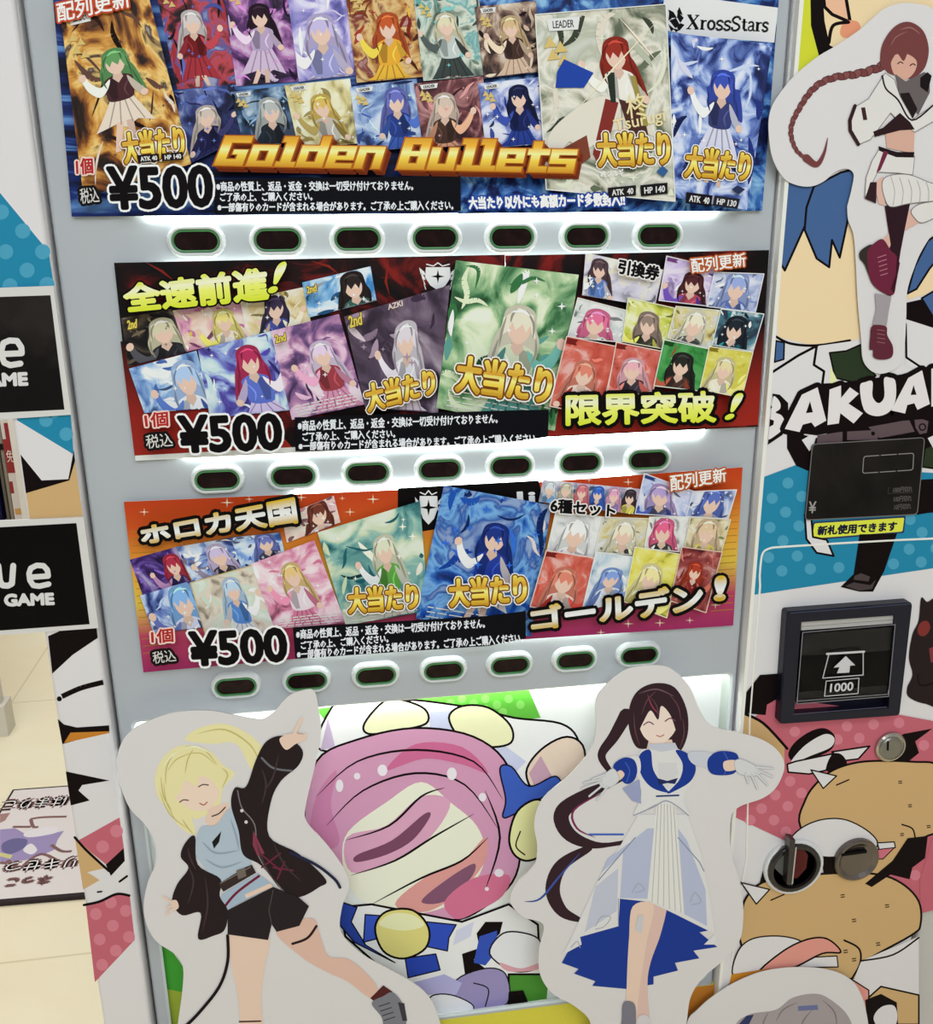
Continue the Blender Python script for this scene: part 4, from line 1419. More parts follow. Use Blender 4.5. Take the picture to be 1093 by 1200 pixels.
sheets(p2, ([(133.5, 308), (591.5, 298.5), (591.5, 519), (158.5, 540)], [(592, 299.5), (901, 293), (888, 500), (592, 514.5)]), (bg2, bg2), ground2)
A = Art(PD + 0.00025)
emblem(A, 513, 325, 44, 34, M((222, 222, 222)))
A.build('emblem', p2)
d = CD
cards2 = [
    dict(q=[(142, 373), (201, 362), (219, 412), (150, 430)], bgc=[(24, 20, 22), (52, 44, 40), (96, 84, 66)], hair=(206, 200, 170), body=(40, 40, 44), acc=(60, 60, 66), at=(.72, .5), s=.3),
    dict(q=[(202, 364), (282, 352), (290, 396), (219, 412)], bgc=[(190, 110, 150), (214, 150, 180), (226, 190, 170)], hair=(228, 214, 130), body=(220, 210, 200), acc=(216, 190, 90), at=(.7, .5), s=.2),
    dict(q=[(281, 352), (358, 336), (364, 378), (290, 396)], bgc=[(206, 180, 110), (222, 206, 166), (226, 216, 200)], hair=(60, 50, 76), body=(70, 80, 150), acc=(220, 190, 170), at=(.5, .45), s=.2),
    dict(q=[(354, 331), (434, 312), (441, 352), (362, 372)], bgc=[(60, 130, 196), (110, 170, 220), (200, 220, 236)], hair=(44, 36, 36), body=(52, 90, 80), acc=(150, 150, 160), at=(.7, .5), s=.22),
    dict(q=[(151, 432), (230, 411), (249, 478), (169, 484)], bgc=[(90, 130, 196), (150, 186, 226), (226, 230, 240)], hair=(170, 196, 236), body=(220, 224, 236), acc=(70, 100, 170), at=(.75, .5), s=.24, deco=10),
    dict(q=[(232, 410), (317, 388), (345, 480), (246, 490)], bgc=[(80, 70, 170), (130, 150, 216), (190, 216, 222)], hair=(176, 50, 90), body=(90, 110, 196), acc=(206, 190, 226), at=(.62, .34), s=.2, deco=12),
    dict(q=[(317, 388), (397, 368), (427, 474), (342, 492)], bgc=[(110, 76, 130), (176, 120, 166), (222, 180, 206)], hair=(222, 200, 226), body=(150, 60, 70), acc=(206, 140, 170), at=(.62, .4), s=.2, deco=12, lines=4),
    dict(q=[(403, 371), (527, 334), (513, 484), (428, 478)], bgc=[(60, 46, 64), (92, 74, 96), (130, 110, 130)], hair=(214, 206, 216), body=(216, 214, 220), acc=(206, 190, 200), at=(.58, .4), s=.15, deco=10, scale=12),
    dict(q=[(534, 305), (678, 322), (650, 505), (511, 478)], bgc=[(54, 110, 66), (110, 160, 110), (170, 200, 150), (214, 224, 190)], hair=(222, 216, 196), body=(200, 206, 180), acc=(90, 150, 140), at=(.58, .4), s=.17, deco=22, lines=4, scale=13),
    dict(q=[(686, 296), (777, 316), (767, 360), (682, 346)], bgc=[(190, 186, 206), (210, 206, 220), (222, 216, 200)], hair=(84, 64, 70), body=(90, 120, 180), acc=(206, 200, 214), at=(.2, .36), s=.14),
    dict(q=[(781, 300), (840, 314), (832, 359), (772, 352)], bgc=[(176, 150, 206), (196, 176, 220), (214, 200, 226)], hair=(80, 40, 46), body=(170, 70, 90), acc=(90, 60, 150), at=(.6, .55), s=.25, rim=(220, 216, 220), tagc=(110, 60, 120)),
    dict(q=[(837, 319), (895, 321), (885, 366), (828, 359)], bgc=[(130, 146, 196), (170, 180, 216), (206, 210, 228)], hair=(150, 166, 216), body=(90, 110, 170), acc=(160, 170, 206), at=(.5, .45), s=.3, rim=(220, 220, 226)),
    dict(q=[(677, 349), (738, 365), (729, 401), (665, 395)], bgc=[(200, 206, 206), (214, 216, 214), (222, 222, 218)], hair=(222, 110, 150), body=(200, 200, 196), acc=(50, 56, 50), at=(.45, .6), s=.3, rim=(226, 224, 216)),
    dict(q=[(736, 349), (790, 361), (784, 410), (729, 400)], bgc=[(190, 196, 60), (206, 210, 90), (220, 222, 150)], hair=(146, 126, 116), body=(60, 60, 50), acc=(200, 196, 90), at=(.5, .55), s=.28, rim=(222, 222, 190)),
    dict(q=[(792, 359), (845, 364), (833, 409), (782, 396)], bgc=[(206, 190, 110), (216, 206, 160), (200, 200, 196)], hair=(226, 220, 196), body=(80, 84, 84), acc=(216, 206, 190), at=(.5, .52), s=.3, rim=(222, 220, 206)),
    dict(q=[(845, 362), (895, 368), (882, 412), (834, 404)], bgc=[(40, 60, 76), (80, 130, 150), (206, 216, 216)], hair=(34, 40, 50), body=(40, 60, 70), acc=(30, 120, 130), at=(.45, .55), s=.32, rim=(216, 222, 222)),
    dict(q=[(664, 394), (722, 406), (704, 488), (644, 476)], bgc=[(196, 70, 56), (206, 84, 68), (214, 100, 84)], hair=(216, 130, 110), body=(222, 200, 190), acc=(196, 60, 50), at=(.5, .5), s=.28, deco=4, rim=(224, 200, 190), tagc=(110, 30, 26)),
    dict(q=[(722, 401), (777, 412), (765, 458), (710, 470)], bgc=[(200, 80, 68), (208, 92, 80), (214, 104, 92)], hair=(226, 170, 180), body=(60, 50, 60), acc=(216, 110, 100), at=(.45, .5), s=.3, deco=4, rim=(224, 200, 190), tagc=(110, 30, 26)),
    dict(q=[(778, 398), (831, 409), (819, 458), (766, 452)], bgc=[(50, 140, 62), (66, 156, 76), (90, 170, 96)], hair=(40, 40, 38), body=(70, 50, 44), acc=(150, 70, 50), at=(.5, .52), s=.3, deco=4, rim=(210, 222, 206), tagc=(24, 70, 30)),
    dict(q=[(831, 406), (882, 413), (869, 466), (820, 456)], bgc=[(206, 196, 60), (214, 204, 80), (220, 212, 110)], hair=(222, 210, 160), body=(226, 220, 200), acc=(206, 190, 110), at=(.45, .5), s=.28, deco=4, rim=(224, 222, 190), tagc=(130, 110, 30)),
]
for c in cards2:
    d = card(p2, d=d + 2e-5, **c)
TD = d + 1e-4
A = Art(TD)
A.text('AZKI', [(454, 357), (471, 352), (472, 358), (455, 363)], M((220, 200, 190)), 0.2)
for q_ in ([(408, 371), (423, 366), (424, 380), (410, 384)], [(149, 376), (160, 374), (160, 384), (150, 386)], [(359, 336), (370, 333), (371, 341), (360, 344)], [(322, 393), (334, 390), (335, 399), (323, 402)]):
    A.text('2nd', q_, M((216, 196, 90)), 0.35, ((0.8, M((90, 70, 20))),))
A.build('card_lettering', p2)
A = Art(TD)
A.text('全速前進', [(143, 335), (312, 313), (314, 350), (150, 365)], YEL, 1.9, ((2.2, M((10, 8, 8))),))
A.text('!', [(326, 310), (337, 306), (323, 342), (314, 343)], YEL, 1.2, ((1.8, M((10, 8, 8))),))
A.build('heading_lettering', p2)
A = Art(TD + 4e-4)
A.text('限界突破', [(664, 463), (836, 459), (838, 494), (664, 498)], YEL, 1.5, ((4.5, M((10, 8, 8))),))
A.text('!', [(862, 462), (872, 461), (858, 490), (849, 492)], YEL, 1.0, ((3.6, M((10, 8, 8))),))
A.build('heading_lettering', p2)
A = Art(TD)
A.text('引換券', [(726, 304), (774, 313), (770, 329), (724, 320)], M((16, 14, 16)), 0.8, ((1.6, M((226, 222, 220))),))
A.text(NEW, [(809, 303), (873, 296), (874, 312), (811, 320)], M((240, 232, 226)), 0.3, ((1.7, M((176, 84, 40))),))
A.build('voucher_lettering', p2)
price(p2, [(209, 489), (327, 484), (330, 526), (213, 530)], [(169, 485), (196, 482), (197, 499), (171, 501)], [(170, 510), (201, 507), (203, 523), (172, 526)], TD)
notice(p2, [(N1, [(349, 493), (583, 485), (583, 496), (349, 505)]), (N2, [(354, 507), (463, 503), (463, 513), (355, 517)]), (N3, [(350, 518), (630, 508), (631, 519), (350, 528)])], TD,
       [(345, 489), (591, 481), (643, 480), (642, 512), (600, 518), (440, 526), (346, 529)])
hit(p2, [(427, 452), (507, 432), (510, 461), (432, 483)], TD + 5e-4, 1.0)
hit(p2, [(538, 417), (648, 432), (642, 473), (534, 458)], TD + 5e-4, 1.35)

# --- bottom poster
p3 = thing('price_poster', 'bottom orange to magenta poster with silver-gold headings between second and third button rows', 'poster', P(515, 765, PD), 'price posters on the selection panel')
bg3 = grad_mat([(0.0, (150, 40, 92)), (0.22, (176, 62, 92)), (0.42, (212, 180, 66)), (0.62, (216, 150, 50)), (0.85, (196, 78, 28)), (1.0, (184, 60, 22))])
def ground3(A):
    dd = A.up()
    for k in range(18):
        t = 0.18 + 0.042 * k
        for q_ in ((150, 147, 178), (845, 868, 864)):
            pass
        A.stroke([(148 + 22 * t, 587 + 200 * t), (176 + 20 * t, 586 + 198 * t)], 0.9, M((166, 116, 40)), d=dd, cap=False)
        A.stroke([(842 - 10 * t, 548 + 188 * t), (868 - 11 * t, 546 + 188 * t)], 0.9, M((166, 116, 40)), d=dd, cap=False)
    A.fill([(466, 572), (631, 563), (640, 600), (480, 625), (466, 600)], (12, 8, 9))
    dd = A.up()
    for (x_, y_, r) in ((169, 600, 5), (266, 589, 6), (292, 585, 4), (353, 583, 5), (401, 584, 3), (410, 600, 5), (437, 585, 6), (690, 562, 4), (736, 565, 5), (736, 731, 5), (773, 730, 5), (838, 709, 5), (808, 727, 4), (704, 741, 4)):
        A.poly2([(x_ + r * (1 if j % 2 == 0 else .16) * math.cos(j * math.pi / 4) * (1 if j % 4 else 1.3), y_ + r * (1 if j % 2 == 0 else .16) * math.sin(j * math.pi / 4)) for j in range(8)], M((240, 220, 190)), dd)
    emblem(A, 502, 596, 32, 42, M((222, 222, 222)))
    A.text('li', [(606, 577), (626, 576), (627, 592), (607, 593)], M((222, 222, 222)), 0.8)


sheets(p3, ([(145, 588), (569, 569.5), (572, 752), (168, 788)], [(569, 569.5), (870, 547.5), (859, 733), (572, 752)]), (bg3, bg3), ground3)
d = CD
cards3 = [
    dict(q=[(152, 656), (206, 641), (230, 694), (168, 700)], bgc=[(30, 16, 60), (60, 34, 110), (100, 70, 160)], hair=(170, 50, 70), body=(50, 40, 90), acc=(150, 110, 150), at=(.8, .4), s=.22),
    dict(q=[(206, 641), (272, 630), (286, 668), (226, 682)], bgc=[(50, 60, 130), (110, 140, 206), (190, 206, 232)], hair=(200, 186, 222), body=(60, 56, 66), acc=(120, 110, 130), at=(.65, .5), s=.24),
    dict(q=[(270, 630), (328, 624), (334, 650), (284, 668)], bgc=[(60, 100, 186), (120, 160, 220), (190, 210, 232)], hair=(110, 120, 190), body=(60, 60, 80), acc=(90, 90, 120), at=(.65, .4), s=.26),
    dict(q=[(330, 605), (391, 581), (399, 612), (336, 636)], bgc=[(206, 140, 150), (220, 180, 186), (226, 206, 190)], hair=(110, 56, 44), body=(206, 190, 190), acc=(206, 130, 140), at=(.65, .5), s=.24),
    dict(q=[(164, 698), (232, 678), (250, 734), (180, 742)], bgc=[(40, 50, 110), (90, 120, 196), (180, 200, 232)], hair=(130, 176, 230), body=(200, 206, 226), acc=(80, 90, 150), at=(.65, .45), s=.27),
    dict(q=[(223, 683), (301, 661), (325, 742), (240, 742)], bgc=[(200, 186, 166), (216, 206, 190), (196, 210, 190)], hair=(180, 206, 232), body=(84, 130, 196), acc=(206, 210, 216), at=(.55, .32), s=.16, rim=(196, 176, 120), deco=10),
    dict(q=[(294, 661), (368, 633), (405, 730), (322, 737)], bgc=[(206, 110, 146), (222, 160, 186), (230, 200, 210)], hair=(222, 190, 130), body=(222, 206, 216), acc=(206, 120, 150), at=(.52, .35), s=.18, deco=14, lines=4),
    dict(q=[(372, 624), (492, 587), (502, 716), (405, 733)], bgc=[(30, 92, 100), (76, 140, 140), (130, 180, 170), (196, 210, 176)], hair=(214, 216, 190), body=(96, 160, 70), acc=(222, 220, 206), at=(.6, .38), s=.14, deco=16, lines=3, scale=13),
    dict(q=[(520, 569), (646, 592), (622, 746), (487, 725)], bgc=[(22, 62, 150), (44, 110, 200), (110, 170, 226), (30, 80, 170)], hair=(30, 52, 130), body=(36, 60, 150), acc=(216, 206, 206), at=(.55, .34), s=.15, deco=24, lines=3, scale=13),
    dict(q=[(636, 562), (750, 573), (744, 603), (631, 588)], bgc=[(120, 160, 190), (190, 170, 190), (206, 206, 214)]),
    dict(q=[(755, 555), (813, 576), (806, 606), (744, 602)], bgc=[(150, 170, 216), (176, 190, 226), (206, 206, 232)], hair=(176, 156, 206), body=(80, 80, 110), acc=(50, 70, 150), at=(.4, .5), s=.27, rim=(222, 222, 230), tagc=(40, 60, 120)),
    dict(q=[(812, 576), (863, 574), (853, 608), (804, 605)], bgc=[(110, 130, 186), (150, 166, 206), (200, 206, 226)], hair=(90, 110, 186), body=(150, 150, 170), acc=(110, 120, 170), at=(.5, .5), s=.32, rim=(220, 222, 228)),
    dict(q=[(651, 600), (708, 606), (695, 653), (641, 645)], bgc=[(196, 200, 204), (210, 212, 214), (220, 220, 220)], hair=(232, 232, 232), body=(226, 226, 226), acc=(206, 206, 210), at=(.5, .55), s=.34, deco=4, rim=(226, 224, 216)),
    dict(q=[(707, 606), (762, 608), (754, 651), (697, 647)], bgc=[(200, 186, 120), (214, 206, 170), (196, 196, 190)], hair=(226, 220, 196), body=(76, 76, 76), acc=(216, 206, 160), at=(.5, .5), s=.3, rim=(222, 220, 206)),
    dict(q=[(761, 606), (809, 606), (801, 647), (755, 643)], bgc=[(206, 206, 206), (216, 216, 212), (222, 222, 218)], hair=(222, 100, 140), body=(60, 60, 56), acc=(206, 200, 196), at=(.4, .5), s=.32, rim=(226, 224, 216)),
    dict(q=[(809, 606), (856, 609), (845, 647), (802, 642)], bgc=[(120, 130, 80), (190, 170, 120), (214, 200, 160)], hair=(216, 190, 156), body=(206, 190, 90), acc=(206, 180, 150), at=(.5, .5), s=.34, rim=(216, 210, 190)),
    dict(q=[(640, 645), (697, 654), (681, 720), (621, 711)], bgc=[(196, 70, 56), (206, 84, 68), (214, 100, 84)], hair=(216, 130, 110), body=(222, 200, 190), acc=(196, 60, 50), at=(.5, .52), s=.3, deco=4, rim=(224, 200, 190), tagc=(110, 30, 26)),
    dict(q=[(698, 647), (745, 653), (733, 705), (682, 715)], bgc=[(150, 176, 200), (180, 200, 214), (206, 214, 220)], hair=(130, 156, 216), body=(206, 214, 226), acc=(110, 130, 190), at=(.5, .5), s=.32, deco=6, rim=(220, 224, 226)),
    dict(q=[(744, 641), (800, 650), (781, 724), (731, 705)], bgc=[(216, 206, 70), (224, 214, 90), (226, 220, 120)], hair=(232, 220, 160), body=(232, 226, 200), acc=(206, 190, 110), at=(.45, .52), s=.3, deco=4, rim=(224, 222, 190)),
    dict(q=[(799, 641), (846, 647), (827, 718), (785, 704)], bgc=[(120, 40, 44), (150, 60, 60), (176, 96, 90)], hair=(170, 60, 40), body=(130, 40, 40), acc=(176, 90, 70), at=(.45, .42), s=.24, rim=(216, 190, 170)),
]
for c in cards3:
    d = card(p3, d=d + 2e-5, **c)
A = Art(d + 4e-5)
Q6 = cards3[9]['q']
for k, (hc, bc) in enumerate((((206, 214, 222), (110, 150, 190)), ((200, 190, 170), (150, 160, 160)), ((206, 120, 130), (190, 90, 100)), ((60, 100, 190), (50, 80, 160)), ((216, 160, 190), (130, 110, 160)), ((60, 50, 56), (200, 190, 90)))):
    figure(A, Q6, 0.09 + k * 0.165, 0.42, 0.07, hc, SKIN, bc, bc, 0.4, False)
A.build('printed_card', p3)
TD = A.d + 1e-4
A = Art(TD)
A.text('ホロカ天国', [(164, 619), (344, 584), (348, 612), (168, 638)], GOLDW, 1.5, ((4.2, M((12, 9, 9))),))
A.build('heading_lettering', p3)
A = Art(TD + 5e-4)
A.text('ゴールデン', [(622, 713), (822, 682), (822, 715), (624, 738)], GOLDW, 1.7, ((4.0, M((12, 9, 9))),))
A.text('!', [(839, 677), (850, 676), (848, 702), (838, 703)], GOLDW, 2.2, ((3.6, M((12, 9, 9))),))
A.build('heading_lettering', p3)
A = Art(TD)
A.text('6種セット', [(646, 584), (721, 592), (720, 606), (645, 600)], M((14, 12, 14)), 0.7, ((1.5, M((222, 218, 216))),))
A.text(NEW, [(785, 557), (850, 548), (851, 564), (786, 576)], M((240, 232, 226)), 0.3, ((1.7, M((176, 84, 40))),))
A.build('set_lettering', p3)
price(p3, [(222, 742), (333, 735), (336, 774), (225, 780)], [(177, 739), (202, 736), (203, 752), (178, 754)], [(178, 764), (204, 761), (207, 775), (180, 778)], TD)
notice(p3, [(N1, [(347, 738), (568, 725), (568, 736), (347, 749)]), (N2, [(352, 752), (455, 743), (455, 753), (353, 761)]), (N3, [(348, 762), (612, 742), (613, 753), (348, 772)])], TD,
       [(343, 735), (568, 722), (616, 716), (616, 748), (572, 757), (346, 772)])
hit(p3, [(408, 690), (488, 684), (490, 713), (409, 719)], TD + 3e-4, 1.0)
hit(p3, [(526, 680), (615, 673), (617, 706), (528, 711)], TD + 3e-4, 1.1)

# ------------------------------------------------------------------ paper cut-out figures
SD = 0.034


def cutout(label, outline, front, base, back=0.0015):
    t = thing('cutout_standee', label, 'cutout', base, 'paper cut-out figures on the machine')
    A = Art()
    A.slab(spline(outline, 5), front - back, front, M(PAPER, 0.55), M((190, 186, 182)))
    A.build('paper_board', t)
    return t


z6 = Z(120, 800, 3.0)
z8 = Z(590, 770, 2.79)

# left figure: fair hair, dark jacket, shorts
t1 = cutout('paper cut-out of fair-haired person in dark jacket and shorts, one arm raised',
            z6([(50, 270), (80, 190), (150, 140), (250, 105), (370, 98), (470, 115), (555, 130), (600, 105), (650, 50), (700, 28), (742, 28), (758, 80), (768, 180), (745, 300), (715, 430), (718, 490), (780, 560), (840, 640), (868, 710), (842, 790), (840, 880), (920, 960)])
            + [(463, 1140), (497, 1162), (514, 1193), (520, 1240), (505, 1320), (380, 1340), (230, 1320), (204, 1250)]
            + z6([(265, 1200), (280, 1090), (283, 1000), (255, 955), (190, 910), (155, 850), (145, 780), (160, 700), (185, 640), (185, 570), (150, 500), (95, 440), (60, 350)]),
            SD, P(310, 1320, SD))
A = Art(SD + 1e-4)
HY = (225, 216, 164)
HYD = (192, 180, 112)
sk = (224, 196, 178)
jk = (40, 30, 32)
A.blob(z6([(290, 200), (340, 160), (430, 145), (520, 185), (575, 250), (560, 320), (520, 300), (470, 215), (380, 215)]), HY)
A.stroke(z6([(330, 180), (430, 165), (520, 220), (555, 290)]), 2, HYD, True, True)
A.blob(z6([(185, 330), (215, 260), (280, 220), (370, 235), (425, 290), (465, 320), (425, 370), (405, 440), (330, 480), (315, 470), (325, 535), (270, 505), (225, 440), (195, 400)]), HY)
A.build('printed_hair', t1)
A = Art(A.d + 2e-5)
A.fill(z6([(372, 440), (440, 420), (450, 470), (400, 520), (360, 490)]), sk)
A.blob(z6([(245, 385), (290, 330), (370, 315), (410, 365), (402, 415), (360, 450), (300, 440)]), (230, 206, 188))
A.blob(z6([(240, 400), (250, 330), (320, 290), (400, 320), (415, 380), (380, 340), (340, 330), (330, 365), (290, 345), (270, 390)]), HY)
A.stroke(z6([(272, 420), (285, 412), (302, 414)]), 1.4, (96, 74, 70), True)
A.stroke(z6([(338, 366), (354, 358), (372, 360)]), 1.4, (96, 74, 70), True)
A.stroke(z6([(342, 424), (356, 430), (368, 420)]), 1.4, (170, 96, 86), True)
for c in ([(230, 310), (260, 270), (320, 245)], [(215, 350), (225, 420), (260, 490)], [(300, 250), (350, 250), (400, 290)], [(200, 380), (235, 460), (300, 515)]):
    A.stroke(z6(c), 1.2, HYD, True, True)
for c in ([(290, 225), (350, 230), (405, 290)], [(250, 250), (225, 300), (222, 360)], [(320, 232), (300, 270), (290, 320)], [(205, 330), (215, 400), (245, 450)], [(280, 480), (300, 510), (318, 532)], [(420, 300), (440, 325), (420, 370)]):
    A.stroke(z6(c), 1.4, HYD, True, True)
for c in ([(270, 235), (330, 225), (380, 250)], [(210, 300), (240, 260), (270, 240)]):
    A.stroke(z6(c), 2, (238, 232, 196), True, True)
A.build('printed_face', t1)
A = Art(A.d + 2e-5)
# legs
A.fill(z6(spline([(445, 880), (582, 885), (570, 1000), (558, 1120), (570, 1330), (500, 1330), (478, 1120), (455, 1000)])), sk)
A.fill(z6(spline([(608, 870), (735, 828), (765, 890), (795, 962), (870, 975), (962, 1062), (948, 1112), (860, 1050), (790, 1018), (700, 965)])), (214, 178, 162))
A.stroke(z6([(668, 918), (720, 898), (752, 856)]), 3, (44, 30, 32), True)
A.stroke(z6([(482, 1192), (556, 1190)]), 2, (80, 50, 50))
A.fill(z7([(245, 1112), (290, 1068), (322, 1090), (270, 1132)]), (82, 36, 36))
A.fill(z7(spline([(250, 1130), (290, 1105), (322, 1092), (355, 1128), (368, 1180), (360, 1230), (300, 1250), (285, 1180)])), (120, 120, 128))
A.fill(z7([(340, 1125), (362, 1130), (372, 1190), (356, 1190)]), (60, 56, 64))
for k in range(4):
    A.stroke(z7([(275 + 6 * k, 1140 + 16 * k), (312 + 6 * k, 1128 + 16 * k)]), 1.1, (50, 48, 54))
A.build('printed_legs', t1)
A = Art(A.d + 2e-5)
TOP = (172, 186, 200)
A.fill(z6(spline([(345, 510), (400, 500), (450, 440), (500, 470), (520, 560), (515, 650), (420, 705), (350, 640), (325, 590)])), TOP)
A.fill(z6([(385, 560), (418, 522), (410, 560), (392, 584)]), (30, 26, 30))
A.stroke(z6([(385, 470), (410, 460), (432, 438)]), 1.2, (50, 36, 36), True)
A.fill(z6([(418, 745), (545, 670), (605, 715), (500, 765), (425, 805)]), (160, 178, 196))
A.fill(z6([(500, 745), (590, 705), (600, 718), (505, 758)]), sk)
A.stroke(z6([(420, 800), (470, 740), (550, 680)]), 3, (110, 34, 58), True)
A.fill(z6(spline([(325, 540), (335, 640), (415, 690), (412, 750), (440, 800), (430, 868), (390, 890), (336, 900), (345, 810), (280, 818), (245, 772), (262, 710), (302, 652), (275, 612), (290, 565)])), jk)
A.fill(z6(spline([(465, 370), (505, 365), (540, 270), (578, 205), (640, 188), (702, 235), (690, 290), (628, 345), (592, 420), (586, 540), (690, 602), (785, 692), (760, 720), (700, 752), (645, 745), (560, 645), (495, 605), (478, 520), (452, 430)])), jk)
A.stroke(z6([(475, 380), (490, 440), (535, 500), (545, 600), (600, 690), (660, 760)]), 1.4, (120, 110, 116), True)
A.stroke(z6([(560, 265), (600, 300), (665, 310)]), 2.4, (104, 104, 108), True)
A.fill(z6([(530, 520), (570, 600), (545, 610), (528, 570)]), (130, 58, 76))
for c in ([(560, 605), (625, 660)], [(625, 600), (560, 650)], [(600, 650), (670, 660)], [(640, 630), (615, 690)]):
    A.stroke(z6(c), 2, (104, 40, 58))
A.dots(z6([(490, 450), (505, 490)]), 2, (206, 200, 200))
for c in ([(560, 300), (575, 360), (560, 430)], [(620, 250), (600, 330), (570, 380)], [(600, 560), (640, 640), (700, 700)], [(540, 560), (570, 640), (620, 720)], [(300, 640), (320, 700), (300, 780)], [(360, 680), (370, 780), (350, 880)], [(300, 580), (310, 620), (330, 660)]):
    A.stroke(z6(c), 2.2, (66, 52, 54), True, True)
for c in ([(350, 560), (400, 600), (480, 590)], [(360, 620), (420, 650), (490, 630)], [(450, 480), (470, 540), (480, 590)]):
    A.stroke(z6(c), 1.8, (142, 156, 172), True, True)
A.fill(z6([(408, 708), (500, 650), (525, 640), (540, 668), (425, 735)]), (54, 44, 42))
A.stroke(z6([(415, 705), (520, 648)]), 1.2, (120, 108, 100))
A.fill(z6([(470, 660), (500, 650), (506, 680), (478, 692)]), (110, 100, 92))
A.fill(z6([(440, 800), (600, 718), (690, 755), (726, 786), (692, 855), (612, 876), (595, 850), (582, 905), (440, 885)]), (40, 34, 36))
A.stroke(z6([(595, 850), (585, 800), (600, 730)]), 1, (78, 70, 70))
A.stroke(z6([(440, 890), (440, 980), (410, 1070), (340, 1160), (290, 1210)]), 3.6, (30, 18, 22), True)
A.stroke(z6([(660, 598), (750, 640), (815, 690), (835, 720)]), 3.4, (38, 40, 66), True)
A.build('printed_clothing', t1)
A = Art(A.d + 2e-5)
A.fill(z6(spline([(622, 200), (650, 182), (690, 178), (716, 186), (706, 205), (680, 215), (645, 236)])), sk)
A.stroke(z6([(672, 185), (688, 150), (700, 128)]), 4, sk)
for c in ([(690, 186), (714, 184)], [(690, 196), (712, 198)], [(650, 195), (640, 185)]):
    A.stroke(z6(c), 3, sk)
A.stroke(z6([(684, 178), (706, 182)]), 0.8, (176, 140, 128))
A.build('printed_hand', t1)
A = Art(A.d + 2e-5)
A.blob(z6([(240, 770), (260, 765), (268, 790), (250, 800)]), sk)
for c in ([(248, 775), (214, 754)], [(246, 785), (224, 792)], [(252, 792), (222, 816)]):
    A.stroke(z6(c), 2.4, sk)
A.build('printed_hand', t1)

# centre-right figure: brown hair, long white and blue gown
t2 = cutout('paper cut-out of brown-haired person in long white and blue gown, arms open',
            z8([(430, 32), (520, 28), (570, 55), (610, 100), (640, 170), (680, 225), (760, 245), (840, 268), (895, 305), (918, 355), (895, 420), (850, 460), (770, 490), (742, 530), (742, 640), (765, 710), (780, 780), (783, 860), (770, 930), (720, 990), (650, 1050), (612, 1110), (600, 1180), (592, 1260), (590, 1400), (450, 1440), (300, 1400), (280, 1260), (282, 1190), (230, 1140), (160, 1100), (120, 1040), (115, 960), (130, 875), (65, 850), (22, 800), (42, 740), (100, 680), (110, 620), (100, 540), (130, 460), (220, 380), (285, 300), (302, 230), (302, 140), (335, 90), (380, 52)]),
            SD, P(745, 1270, SD))
HB = (52, 34, 40)
A = Art(SD + 1e-4)
A.stroke(z8([(400, 190), (360, 260), (320, 320), (345, 370)]), lambda t: 16 * (1 - .6 * t), HB, True)
A.stroke(z8([(400, 390), (270, 450), (190, 510), (215, 580), (300, 615), (400, 605)]), lambda t: 5 + 13 * math.sin(math.pi * min(1, t * 1.15)), HB, True)
A.stroke(z8([(280, 625), (190, 680), (160, 760), (190, 830), (250, 860)]), lambda t: 14 * math.sin(math.pi * (.1 + .85 * t)) + 3, HB, True)
A.stroke(z8([(330, 440), (230, 500), (240, 560), (300, 590)]), 2.6, (120, 44, 84), True, True)
A.stroke(z8([(250, 640), (180, 720), (120, 790), (68, 800)]), 2.6, (60, 80, 150), True, True)
A.stroke(z8([(280, 580), (390, 580)]), 2.4, (70, 100, 180), True)
A.blob(z8([(408, 220), (415, 150), (445, 105), (500, 85), (560, 100), (598, 170), (602, 250), (575, 310), (540, 290), (470, 300), (430, 290)]), HB)
A.build('printed_hair', t2)
A = Art(A.d + 2e-5)
A.fill(z8([(475, 270), (550, 270), (560, 310), (590, 340), (540, 400), (460, 330)]), sk)
A.blob(z8([(440, 200), (470, 160), (530, 160), (565, 205), (555, 250), (510, 285), (460, 262)]), (232, 210, 198))
A.blob(z8([(430, 260), (435, 170), (480, 120), (550, 130), (578, 200), (570, 255), (545, 190), (515, 160), (505, 205), (480, 175), (455, 215)]), HB)
A.stroke(z8([(458, 222), (474, 212), (490, 220)]), 1.4, (110, 70, 90), True)
A.stroke(z8([(528, 210), (544, 200), (560, 208)]), 1.4, (110, 70, 90), True)
A.stroke(z8([(500, 256), (512, 260), (524, 254)]), 1.2, (180, 110, 104), True)
A.stroke(z8([(470, 120), (485, 160), (510, 190)]), 1.4, (150, 60, 80), True, True)
A.stroke(z8([(440, 120), (500, 105), (560, 130)]), 1.6, (110, 84, 90), True, True)
for c in ([(425, 180), (430, 240), (445, 290)], [(585, 200), (590, 250), (575, 300)], [(500, 110), (470, 140), (450, 190)], [(540, 120), (570, 160), (580, 210)], [(480, 130), (500, 160), (505, 195)]):
    A.stroke(z8(c), 1.5, (92, 64, 72), True, True)
A.build('printed_face', t2)
D_FACE = A.d + 2e-5
GW = (214, 212, 212)
GL = (176, 182, 206)
GB2 = (30, 56, 140)
A = Art(D_FACE)
A.fill(z8([(245, 900), (380, 790), (470, 795), (535, 825), (690, 890), (640, 900), (698, 948), (620, 960), (640, 985), (560, 1000), (570, 1025), (490, 1045), (490, 1070), (400, 1085), (290, 1075), (300, 1060), (230, 1035), (245, 1020), (190, 1000)]), GB2)
A.build('printed_lining', t2)
A = Art(A.d + 2e-5)
